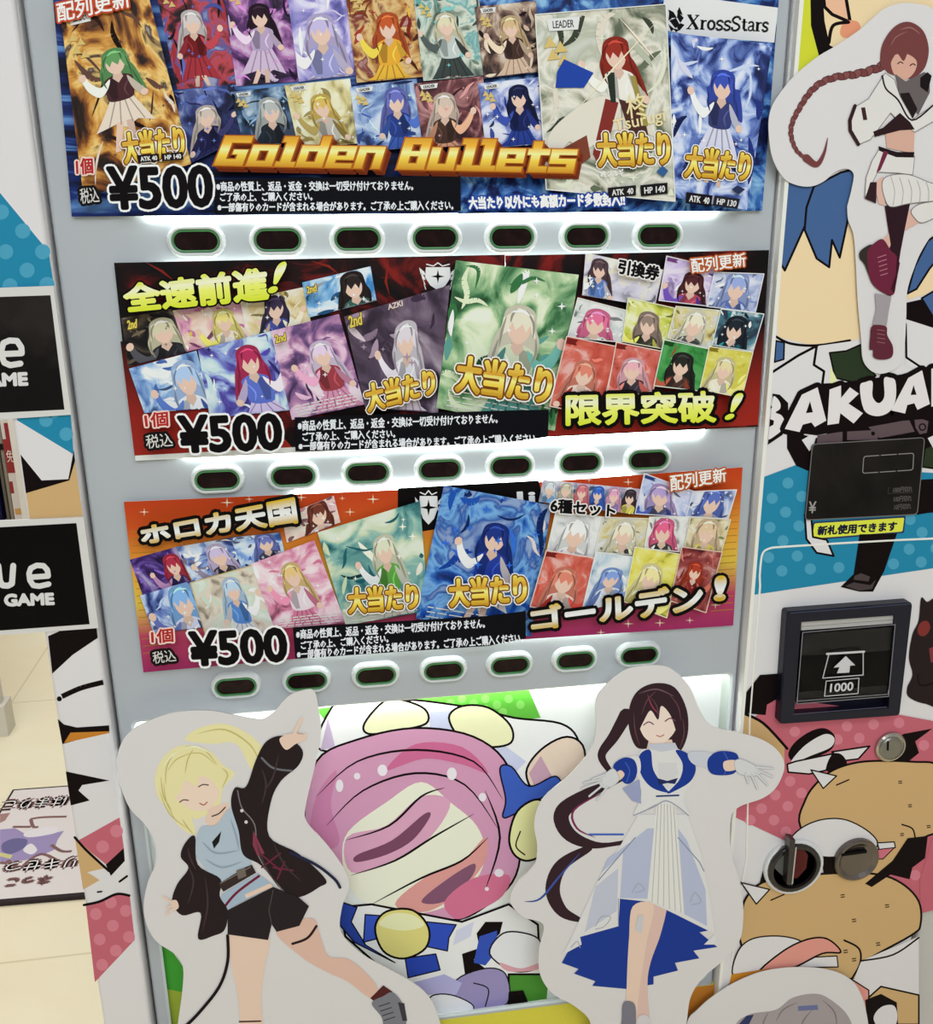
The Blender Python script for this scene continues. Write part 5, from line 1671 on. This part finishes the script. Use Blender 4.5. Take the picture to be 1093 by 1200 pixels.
# legs
A.fill(z8(spline([(470, 810), (532, 800), (515, 900), (480, 1000), (470, 1080), (478, 1240), (440, 1240), (430, 1050), (450, 930)])), (214, 182, 172))
A.fill(z8(spline([(422, 815), (490, 810), (470, 920), (455, 1010), (440, 1120), (425, 1260), (388, 1260), (400, 1120), (405, 1000), (410, 920)])), sk)
A.build('printed_legs', t2)
A = Art(A.d + 2e-5)
A.fill(z8([(440, 515), (600, 515), (645, 640), (672, 780), (697, 940), (655, 940), (690, 905), (560, 840), (475, 800), (380, 790), (375, 880), (250, 915), (255, 940), (190, 975), (215, 930), (280, 790), (320, 705), (385, 610)]), GW)
A.fill(z8([(470, 560), (495, 560), (470, 790), (380, 788), (390, 640), (320, 705), (340, 660), (420, 600)]), GL)
A.fill(z8([(570, 560), (600, 600), (660, 760), (665, 880), (590, 840), (580, 700)]), GL)
A.fill(z8([(300, 750), (375, 690), (370, 830), (265, 900)]), (188, 190, 206))
A.fill(z8([(500, 470), (560, 470), (590, 838), (470, 795)]), (220, 217, 212))
for k in range(6):
    A.stroke(z8([(505 + 10 * k, 480), (485 + 19 * k, 800 + 7 * k)]), 0.9, (172, 172, 178))
A.stroke(z8([(570, 590), (640, 670), (655, 700)]), 1.2, (130, 136, 160))
A.stroke(z8([(430, 590), (310, 730)]), 1.2, (130, 136, 160))
A.stroke(z8([(375, 790), (375, 880)]), 1, (140, 142, 160))
for c in ([(300, 880), (320, 850), (350, 850), (330, 880), (300, 890)], [(420, 770), (440, 740), (460, 760), (430, 770)], [(610, 800), (625, 770), (645, 800), (615, 810)], [(220, 950), (240, 930), (250, 950)]):
    A.stroke(z8(c), 0.9, (160, 160, 172), True)
A.fill(z8(spline([(445, 310), (480, 300), (570, 300), (620, 350), (620, 400), (588, 460), (606, 520), (560, 490), (500, 480), (425, 522), (450, 450), (436, 380)])), GW)
A.fill(z8(spline([(448, 315), (480, 305), (490, 370), (530, 430), (545, 445), (490, 430), (455, 395), (440, 350)])), GB2)
A.fill(z8(spline([(562, 305), (600, 315), (628, 360), (612, 405), (565, 435), (535, 445), (575, 400), (585, 350)])), GB2)
A.fill(z8([(505, 345), (565, 345), (570, 380), (535, 430), (505, 390)]), (206, 204, 206))
A.fill(z8([(500, 395), (535, 405), (570, 395), (560, 415), (535, 412), (508, 418)]), (36, 44, 90))
A.stroke(z8([(500, 455), (572, 452)]), 2, (40, 60, 110))
A.stroke(z8([(425, 518), (490, 490), (530, 470), (570, 490), (604, 518)]), 1.4, (150, 152, 166), True)
A.fill(z8([(388, 430), (445, 400), (450, 480), (420, 470)]), (150, 156, 190))
A.fill(z8([(470, 285), (560, 280), (570, 300), (515, 310), (475, 300)]), (190, 192, 204))
# sleeves
A.fill(z8(spline([(390, 340), (440, 325), (445, 380), (400, 400)])), GW)
A.fill(z8(spline([(358, 360), (390, 330), (425, 335), (437, 370), (425, 405), (395, 412)])), GB2)
A.fill(z8(spline([(605, 312), (680, 315), (680, 360), (620, 350)])), (196, 198, 208))
A.fill(z8(spline([(670, 330), (705, 308), (760, 315), (768, 350), (750, 382), (690, 385), (668, 365)])), GB2)
A.stroke(z8([(398, 345), (412, 372), (402, 408)]), 1.4, (60, 90, 170), True)
A.stroke(z8([(720, 312), (735, 345), (722, 382)]), 1.4, (60, 90, 170), True)
A.fill(z8([(440, 845), (456, 845), (450, 905), (430, 890)]), (196, 196, 204))
A.build('printed_clothing', t2)
A = Art(A.d + 2e-5)
gl = (206, 206, 208)
ge = (166, 166, 172)
A.blob(z8([(380, 370), (395, 385), (375, 405), (355, 395)]), sk)
A.blob(z8([(360, 365), (378, 400), (350, 425), (320, 425), (310, 395), (335, 378)]), gl, ge, 0.6)
for c in ([(320, 400), (262, 412)], [(318, 408), (255, 430)], [(325, 418), (280, 455)], [(340, 424), (305, 468)], [(330, 385), (290, 400)]):
    A.stroke(z8(c), 2.6, ge)
    A.stroke(z8(c), 1.9, gl)
DH = A.d + 2e-5
A.build('printed_hand', t2)
A = Art(DH)
A.blob(z8([(720, 342), (760, 338), (765, 365), (725, 372)]), sk)
A.blob(z8([(755, 342), (780, 335), (830, 360), (840, 380), (810, 390), (765, 378)]), gl, ge, 0.6)
for c in ([(825, 360), (880, 365)], [(832, 370), (878, 392)], [(825, 380), (862, 418)], [(810, 385), (830, 430)], [(790, 380), (800, 412)]):
    A.stroke(z8(c), 2.6, ge)
    A.stroke(z8(c), 1.9, gl)
A.build('printed_hand', t2)
for shp, colr in (([(392, 1130), (428, 1135), (432, 1200), (420, 1270), (380, 1270), (386, 1190)], (120, 118, 130)), ([(438, 1180), (476, 1180), (480, 1270), (436, 1270)], (206, 200, 204))):
    A = Art(DH)
    A.fill(z8(spline(shp)), colr)
    A.build('printed_shoe', t2)

# upper right figure: long plait, white jacket
t3 = cutout('paper cut-out of reddish-brown-haired person in white jacket and maroon boots, at upper right on panel',
            zA([(850, 18), (760, 50), (690, 110), (620, 170), (500, 250), (400, 310), (280, 410), (190, 520), (150, 600), (140, 700), (160, 850), (220, 960), (290, 1000), (370, 1008), (440, 980), (500, 930), (560, 912), (600, 940), (590, 1020), (570, 1100)])
            + zB([(566, 200), (572, 270), (600, 350), (612, 500), (622, 700), (640, 900), (650, 1020), (690, 1078), (740, 1098), (800, 1085), (850, 1050), (872, 1000), (884, 800), (890, 650), (930, 520), (970, 430), (1040, 330)])
            + [(1130, 240), (1150, 120), (1120, 40)] + zA([(1029, 50), (940, 20)]),
            DB + 0.004, P(1030, 430, DB + 0.004), 0.001)
HR = (112, 62, 62)
d3 = DB + 0.0041
A = Art(d3)
plait = [(745, 360), (680, 385), (590, 405), (500, 418), (420, 450), (360, 505), (310, 580), (270, 660), (262, 730), (290, 810), (345, 860)]
sp = spline(zA(plait), 6, False)
acc_, nxt_ = 0.0, 0.0
tot_ = sum(math.dist(p_, q_) for p_, q_ in zip(sp[:-1], sp[1:]))
kk = 0
for p_, q_ in zip(sp[:-1], sp[1:]):
    L = math.dist(p_, q_)
    while nxt_ <= acc_ + L:
        t = (nxt_ - acc_) / L
        f_ = nxt_ / tot_
        r_ = 6.6 * (1 - .6 * f_)
        cx_, cy_ = p_[0] + (q_[0] - p_[0]) * t, p_[1] + (q_[1] - p_[1]) * t
        ang = math.atan2(q_[1] - p_[1], q_[0] - p_[0]) + (.5 if kk % 2 else -.5)
        A.fill(ell(cx_, cy_, r_ * 1.15, r_ * .82, 12, ang), (76, 40, 42))
        A.fill(ell(cx_, cy_, r_ * 1.0, r_ * .66, 12, ang), HR if kk % 2 else (126, 76, 74))
        nxt_ += r_ * 1.15
        kk += 1
    acc_ += L
A.stroke(zA([(345, 855), (400, 890), (440, 830), (460, 745)]), lambda t: 9 * (1 - t) + .6, HR, True)
A.blob(zA([(745, 350), (755, 240), (820, 145), (900, 118), (975, 165), (1006, 260), (992, 350), (955, 400), (900, 425), (800, 400), (770, 375)]), HR)
A.build('printed_hair', t3)
A = Art(A.d + 2e-5)
A.blob(zA([(805, 310), (880, 290), (940, 330), (925, 395), (870, 432), (815, 395)]), (206, 160, 142))
A.blob(zA([(745, 350), (770, 230), (850, 160), (950, 180), (990, 270), (970, 370), (945, 400), (945, 330), (900, 280), (870, 330), (835, 290), (805, 330), (790, 380)]), HR)
A.stroke(zA([(838, 345), (852, 335), (866, 342)]), 1.3, (70, 36, 36), True)
A.stroke(zA([(905, 355), (920, 345), (934, 352)]), 1.3, (70, 36, 36), True)
A.stroke(zA([(850, 160), (910, 150), (960, 185)]), 1.6, (150, 104, 100), True, True)
A.stroke(zA([(800, 250), (830, 200), (890, 170)]), 1.6, (140, 92, 90), True, True)
A.build('printed_face', t3)
A = Art(A.d + 2e-5)
A.fill(zA([(770, 710), (850, 690), (930, 705), (925, 830), (780, 800)]), (206, 164, 146))
A.build('printed_waist', t3)
A = Art(A.d + 2e-5)
A.fill(zB([(718, 60), (760, 30), (770, 190), (735, 180), (722, 120)]), (212, 172, 158))
A.fill(zB([(895, 205), (965, 275), (850, 340), (790, 420), (752, 378), (840, 290)]), (210, 168, 154))
A.build('printed_legs', t3)
A = Art(A.d + 2e-5)
WJ = (214, 210, 206)
LN = (120, 112, 112)
A.fill(zB([(768, 190), (905, 178), (880, 300), (855, 430), (835, 560), (800, 680), (740, 650), (760, 560), (800, 400)]), (44, 24, 32))
A.fill(zA([(825, 400), (880, 440), (980, 390), (1010, 400), (1012, 500), (950, 620), (850, 520)]), (100, 92, 92))
A.fill(zA([(850, 505), (900, 500), (945, 590), (920, 640), (870, 570)]), (34, 26, 28))
A.fill(zA([(770, 395), (820, 430), (850, 520), (920, 645), (1029, 570), (1120, 480), (1150, 600), (1060, 640), (930, 715), (850, 660), (800, 610), (740, 690), (690, 755), (625, 782), (580, 690), (605, 580), (680, 535), (715, 480)]), WJ, LN, 0.8)
A.stroke(zA([(755, 410), (775, 480), (840, 540), (915, 650), (1029, 570)]), 2, (36, 26, 28), True)
A.stroke(zA([(608, 572), (580, 650), (582, 705), (626, 780)]), 4.2, (52, 30, 34))
A.fill(zA([(640, 582), (662, 580), (674, 648), (652, 650)]), (60, 34, 38))
A.fill(zA([(960, 420), (1000, 390), (1022, 410), (1000, 500), (960, 470)]), (26, 20, 22))
A.fill(zA([(705, 712), (760, 690), (850, 610), (905, 660), (930, 700), (850, 705), (715, 740)]), (44, 26, 30))
A.fill(zA([(742, 800), (930, 845), (920, 945), (840, 935), (730, 930), (690, 1010), (660, 1070), (668, 960), (700, 870)]), WJ, LN, 0.7)
A.fill(zA([(735, 790), (830, 822), (928, 822), (926, 852), (830, 850), (738, 815)]), (32, 22, 24))
A.fill(zA([(762, 815), (788, 822), (745, 920), (722, 935)]), (110, 40, 62))
A.fill(zA([(690, 985), (725, 985), (722, 1100), (662, 1075)]), (50, 30, 36))
A.blob(zB([(755, 60), (800, 25), (900, 22), (1000, 60), (1110, 100), (1120, 165), (1030, 165), (900, 178), (800, 195), (765, 140)]), WJ, LN, 0.9)
A.blob(zB([(912, 215), (960, 180), (1060, 165), (1110, 180), (1060, 240), (970, 282), (925, 250)]), WJ, LN, 0.9)
for k in range(6):
    A.stroke(zB([(800 + 48 * k, 30 + 8 * k), (822 + 46 * k, 110), (812 + 48 * k, 188 - 3 * k)]), 0.7, (160, 152, 150), True)
A.fill(zB([(715, 662), (805, 680), (790, 760), (778, 840), (702, 832), (722, 750)]), (156, 148, 152))
BT = (104, 36, 58)
A.blob(zB([(640, 430), (700, 400), (690, 480), (690, 580), (660, 510), (632, 470)]), (50, 44, 40))
A.fill(zB(spline([(678, 430), (720, 385), (760, 372), (800, 430), (835, 470), (830, 560), (815, 670), (735, 645), (690, 590), (675, 500)])), BT)
for k in range(5):
    A.stroke(zB([(730 + 4 * k, 470 + 24 * k), (775 + 2 * k, 455 + 25 * k)]), 1, (170, 110, 126))
A.fill(zB([(800, 640), (828, 560), (834, 470), (850, 500), (820, 665)]), (60, 20, 34))
A.fill(zB(spline([(702, 838), (775, 842), (782, 890), (812, 950), (806, 1008), (750, 1022), (708, 1008), (705, 970), (686, 965), (690, 900)])), (92, 40, 52))
for k in range(4):
    A.stroke(zB([(728, 860 + 22 * k), (768, 866 + 22 * k)]), 0.9, (140, 92, 104))
A.build('printed_clothing', t3)

# lower right figure, only its head in view
t4 = cutout('paper cut-out with only grey hair showing at the bottom edge, near the coin slots',
            zF([(85, 700), (130, 640), (200, 580), (300, 520), (420, 478), (560, 466), (680, 480), (760, 520), (800, 580), (820, 650), (835, 760), (850, 1000), (760, 1150), (450, 1250), (200, 1150), (60, 900)]),
            DB + 0.008, P(900, 1330, DB + 0.008), 0.001)
A = Art(DB + 0.0081)
A.fill(zF(spline([(280, 720), (340, 660), (450, 640), (520, 590), (620, 575), (690, 610), (745, 665), (770, 740), (790, 900), (300, 900)])), (160, 150, 152))
A.fill(zF([(540, 625), (620, 620), (624, 640), (542, 645)]), (104, 110, 150))
for c in ([(450, 690), (480, 640), (540, 610)], [(600, 640), (560, 690), (550, 760)], [(640, 600), (690, 650), (700, 720)], [(420, 650), (400, 690), (390, 740)]):
    A.stroke(zF(c), 1.6, (122, 112, 116), True, True)
A.fill(zF([(280, 720), (330, 665), (360, 660), (330, 720)]), (48, 56, 96))
A.build('printed_hair', t4)

# ================================================================== shop beyond the machine
# ------------------------------------------------------------------ floor mat with a picture
mk = [PF(-60, 935, 0.006), PF(75, 919, 0.006), PF(94, 1047, 0.006), PF(-60, 1066, 0.006)]
c0 = PF(-70, 1063, 0.012)
c1 = PF(96, 1049, 0.012)
c2 = PF(75, 920, 0.012)
ax = (c1 - c0)
ax.z = 0
ax.normalize()
ay = Vector((-ax.y, ax.x, 0))
dep = (c2 - c0).dot(ay)
wd = 0.62


def mt(u, v, z):
    return c0 + ax * (u * wd) + ay * (v * dep) + Vector((0, 0, z - c0.z))


mat_t = thing('floor_mat', 'floor mat printed with lilac and brown picture and lettering, behind the machine', 'mat', mt(.5, .5, 0))
A = Art()
lo = [mt(u, v, 0.0005) for u, v in ((0, 0), (1, 0), (1, 1), (0, 1))]
hi = [mt(u, v, 0.010) for u, v in ((0, 0), (1, 0), (1, 1), (0, 1))]
hi2 = [mt(u, v, 0.012) for u, v in ((.006, .008), (.994, .008), (.994, .992), (.006, .992))]
A.loops([lo, hi, hi2], M((52, 44, 46), 0.5), smooth=False)
A.build('mat_base', mat_t)


class FloorArt(Art):
    pass


A = Art(0)
H_ = [0.0124]


def fpoly(pts, m, up=True):
    if up:
        H_[0] += 4e-5
    tris = tessellate_polygon([[Vector((x, y, 0)) for x, y in pts]])
    w3 = [mt(x, y, H_[0]) for x, y in pts]
    for t in tris:
        t = list(t)
        nrm = (w3[t[1]] - w3[t[0]]).cross(w3[t[2]] - w3[t[0]])
        if nrm.z < 0:
            t.reverse()
        A.face([w3[k] for k in t], m if not isinstance(m, tuple) else M(m))


def fstroke(pts, wdt, m):
    H_[0] += 4e-5
    asp = wd / dep
    for (x0, y0), (x1, y1) in zip(pts[:-1], pts[1:]):
        dx, dy = (x1 - x0) * asp, y1 - y0
        L = math.hypot(dx, dy) or 1
        nx, ny = -dy / L * wdt / asp, dx / L * wdt
        fpoly([(x0 + nx, y0 + ny), (x1 + nx, y1 + ny), (x1 - nx, y1 - ny), (x0 - nx, y0 - ny)], m, False)


def ftext(s, x0, x1, y0, y1, m, om=None, ow=0.02):
    vs, fs, be = glyphs(s)
    # the writing faces the far side of the mat
    pv = [(x1 - x * (x1 - x0), y1 - y * (y1 - y0)) for x, y in vs]
    if om:
        H_[0] += 4e-5
        for a, b in be:
            fstroke([pv[a], pv[b]], ow, om)
            H_[0] -= 4e-5
    H_[0] += 8e-5
    for f in fs:
        fpoly([pv[k] for k in f], m, False)


fpoly([(0.012, .02), (.988, .02), (.988, .98), (0.012, .98)], (214, 206, 204))
inv = Z(0, 900, 6.66)


def fm(pts):
    out = []
    for u, v in inv(pts):
        w3 = PF(u, v, 0.0124) - c0
        out.append((w3.dot(ax) / wd, w3.dot(ay) / dep))
    return out


BRN = (126, 92, 90)
LIL = (150, 136, 176)
fpoly(fm([(0, 480), (120, 470), (240, 540), (360, 520), (500, 490), (450, 560), (420, 640), (330, 680), (200, 720), (0, 740)]), LIL)
fpoly(spline(fm([(20, 590), (110, 550), (210, 560), (190, 620), (90, 670), (20, 650)])), (104, 98, 140))
fpoly(spline(fm([(190, 510), (300, 470), (430, 460), (450, 500), (330, 530), (210, 540)])), (216, 210, 214))
fpoly(spline(fm([(180, 640), (240, 590), (290, 640), (240, 675)])), (216, 210, 214))
fpoly(fm([(0, 660), (100, 680), (80, 710), (0, 690)]), (196, 190, 130))
fpoly(fm([(0, 360), (80, 350), (40, 410), (0, 430)]), (158, 120, 118))
for c in ([(235, 400), (330, 385), (520, 380)], [(240, 400), (260, 460), (300, 460)], [(60, 720), (150, 780), (230, 720), (330, 670), (470, 735)], [(400, 600), (480, 650), (560, 650)], [(0, 740), (60, 745)], [(100, 460), (240, 460)]):
    fstroke(spline(fm(c), 3, False), 0.009, BRN)
ta = fm([(0, 262), (510, 262), (510, 338), (0, 338)])
ftext('はまりこ', ta[3][0], ta[1][0], ta[3][1] + .01, ta[0][1], M((226, 220, 218)), M(BRN), 0.02)
ta = fm([(0, 760), (580, 760), (580, 860), (0, 860)])
ftext('リキせつ', ta[3][0], ta[1][0], ta[3][1] + .04, ta[0][1] + .02, M((226, 220, 218)), M(BRN), 0.016)
ta = fm([(20, 870), (400, 870), (400, 955), (20, 955)])
ftext('ネっこ', ta[3][0], ta[1][0], ta[3][1] + .02, ta[0][1], M(BRN), M(BRN), 0.008)
A.build('mat_print', mat_t)

# ------------------------------------------------------------------ low white stand and the rack of boxed goods
k0 = PF(10, 863, 0.0)
wsh = M((206, 201, 192), 0.5)
ds = thing('display_stand', 'white display stand foot on the cream floor at the left edge', 'stand', (k0.x - 0.3, k0.y + 0.04, 0))
A = Art()
A.box(k0.x - 0.6, k0.x, k0.y, k0.y + 0.07, 0.0, 0.10, wsh)
A.build('foot', ds)
A = Art()
A.box(k0.x - 0.59, k0.x - 0.014, k0.y + 0.02, k0.y + 0.05, 0.1, 1.1, wsh)
A.build('upright_panel', ds)
YR = 2.58
rt = P(29, 606, -YR)
rx1, zb = rt.x, P(10, 612, -YR).z
rack = thing('goods_rack', 'white rack behind the left column holding boxed goods', 'rack', (rx1 - 0.4, YR + 0.2, 0))
A = Art()
A.box(rx1 - 0.8, rx1, YR - 0.02, YR + 0.38, zb - 0.03, zb, wsh)
A.build('shelf_board', rack)
A = Art()
A.box(rx1, rx1 + 0.022, YR - 0.03, YR + 0.4, 0.0, 1.35, M((216, 213, 208), 0.4))
A.build('end_panel', rack)
A = Art()
A.box(rx1 - 0.8, rx1, YR + 0.38, YR + 0.4, 0.0, 1.35, M((40, 34, 34)))
A.build('back_panel', rack)
A = Art()
A.box(rx1 - 0.822, rx1 - 0.8, YR - 0.03, YR + 0.4, 0.0, 1.35, wsh)
A.build('side_panel', rack)
HT = 0.475
xx = rx1 - 0.0025
zb += 0.0012
tq_ = thing('sales_card', 'red and white upright sales card with white lettering beside the rack end panel', 'sign', (xx - 0.02, YR + 0.02, zb))
X0, X1 = xx - 0.034, xx
A = Art()
A.box(X0, X1, YR, YR + 0.03, zb, zb + HT, M((208, 202, 198)))
A.build('card_body', tq_)
A = Art()
yv = YR - 0.0006
red = M((146, 52, 54))


def frect(x0, x1, z0, z1, m):
    A.face([(x0, yv, HT * z0 + zb), (x1, yv, HT * z0 + zb), (x1, yv, HT * z1 + zb), (x0, yv, HT * z1 + zb)], m)


frect(X0, X1, 0.41, 0.69, red)
frect(X0 + 0.012, X1 - 0.004, 0.69, 0.82, red)
frect(X0 + 0.012, X1 - 0.006, 0.87, 0.92, red)
frect(X0, X1, 0.96, 1.0, red)
frect(X0, X0 + 0.012, 0.24, 0.34, red)
frect(X0 + 0.004, X1 - 0.004, 0.06, 0.11, M((196, 150, 90)))
vs, fs, be = glyphs('免')
for f in fs:
    A.face([(X0 + 0.004 + vs[k][0] * 0.027, yv - 0.0006, zb + HT * (0.5 + vs[k][1] * 0.1)) for k in f], M((222, 214, 210)))
A.build('card_print', tq_)
xx = X0 - 0.003
for k, (w_, col, lab) in enumerate(((0.016, (134, 126, 114), 'light grey-brown boxed book right beside the red and white sales card'),
                                    (0.014, (96, 90, 82), 'darker grey-brown boxed book with black band, second from the sales card'),
                                    (0.07, (20, 20, 58), 'dark blue boxed book with pale side lettering at the left edge'))):
    bk_ = thing('boxed_book', lab, 'book', (xx - w_ / 2, YR + 0.1, zb), 'boxed goods on the rack')
    A = Art()
    A.loops([rrect(xx - w_ + 0.001, xx - 0.001, zb, zb + HT, 0.002, YR + 0.16, 3), rrect(xx - w_ + 0.001, xx - 0.001, zb, zb + HT, 0.002, YR + 0.012, 3),
             rrect(xx - w_ + 0.003, xx - 0.003, zb + 0.002, zb + HT - 0.002, 0.002, YR + 0.008, 3)], M(col, 0.5), smooth=False)
    A.build('cover', bk_)
    A = Art()
    if k == 2:
        vs, fs, be = glyphs('Carlo')
        for f in fs:
            A.face([(xx - 0.008 - vs[j][1] * 0.03, YR + 0.007, zb + 0.01 + vs[j][0] * 0.2) for j in f], M((180, 180, 214)))
        A.build('spine_lettering', bk_)
    else:
        A.box(xx - w_ + 0.002, xx - 0.002, YR + 0.0045, YR + 0.0078, zb + HT * .6, zb + HT * .65, M((28, 22, 22)))
        A.build('spine_band', bk_)
    xx -= w_ + (0.012 if k == 1 else 0.001)

# ------------------------------------------------------------------ neighbouring machine on the right
NX = XR1 + 0.012
nb = thing('capsule_machine', 'neighbouring orange machine with grey front edge at the far right', 'vending machine', (NX + 0.25, 0.3, 0))
A = Art()
A.box(NX, NX + 0.5, 0.05, 0.6, 0.04, 1.5, M((204, 128, 52), 0.4))
A.build('machine_body', nb)
ex = max(P(1092, 960, 0.0).x, NX)
A = Art()
plate(A, ex + 0.006, ex + 0.4, 0.02, 1.5, 0.0, M((190, 186, 182), 0.4))
A.build('front_cover', nb)
A = Art()
sgn = [P(1083, 1014, -0.048), P(1100, 1014, -0.048), P(1104, 930, -0.048), P(1093, 930, -0.048)]
A.face(sgn, M((222, 208, 206)))
yq = 0.0485
for (ya, yb_, colr) in ((1092, 1096, (120, 40, 50)), (1100, 1136, (196, 176, 172)), (1136, 1166, (178, 150, 148)), (1166, 1169, (150, 90, 50))):
    A.face([P(1040, yb_, -yq + .0002), P(1090, yb_, -yq + .0002), P(1090, ya, -yq + .0002), P(1040, ya, -yq + .0002)], M(colr))
A.d = -yq + .0006
A.stroke([(1060, 1160), (1068, 1140), (1072, 1130)], 4, (110, 44, 56))
A.stroke([(1070, 1108), (1077, 1100)], 4, (110, 44, 56))
A.text('DI', [(1068, 1115), (1075, 1115), (1074, 1123), (1067, 1123)], M((96, 84, 84)), 0.2)
A.text('02', [(1056, 1173), (1066, 1173), (1065, 1180), (1055, 1180)], M((70, 60, 56)), 0.2)
A.text('802', [(1054, 1183), (1065, 1183), (1064, 1190), (1053, 1190)], M((70, 60, 56)), 0.2)
A.build('body_print', nb)
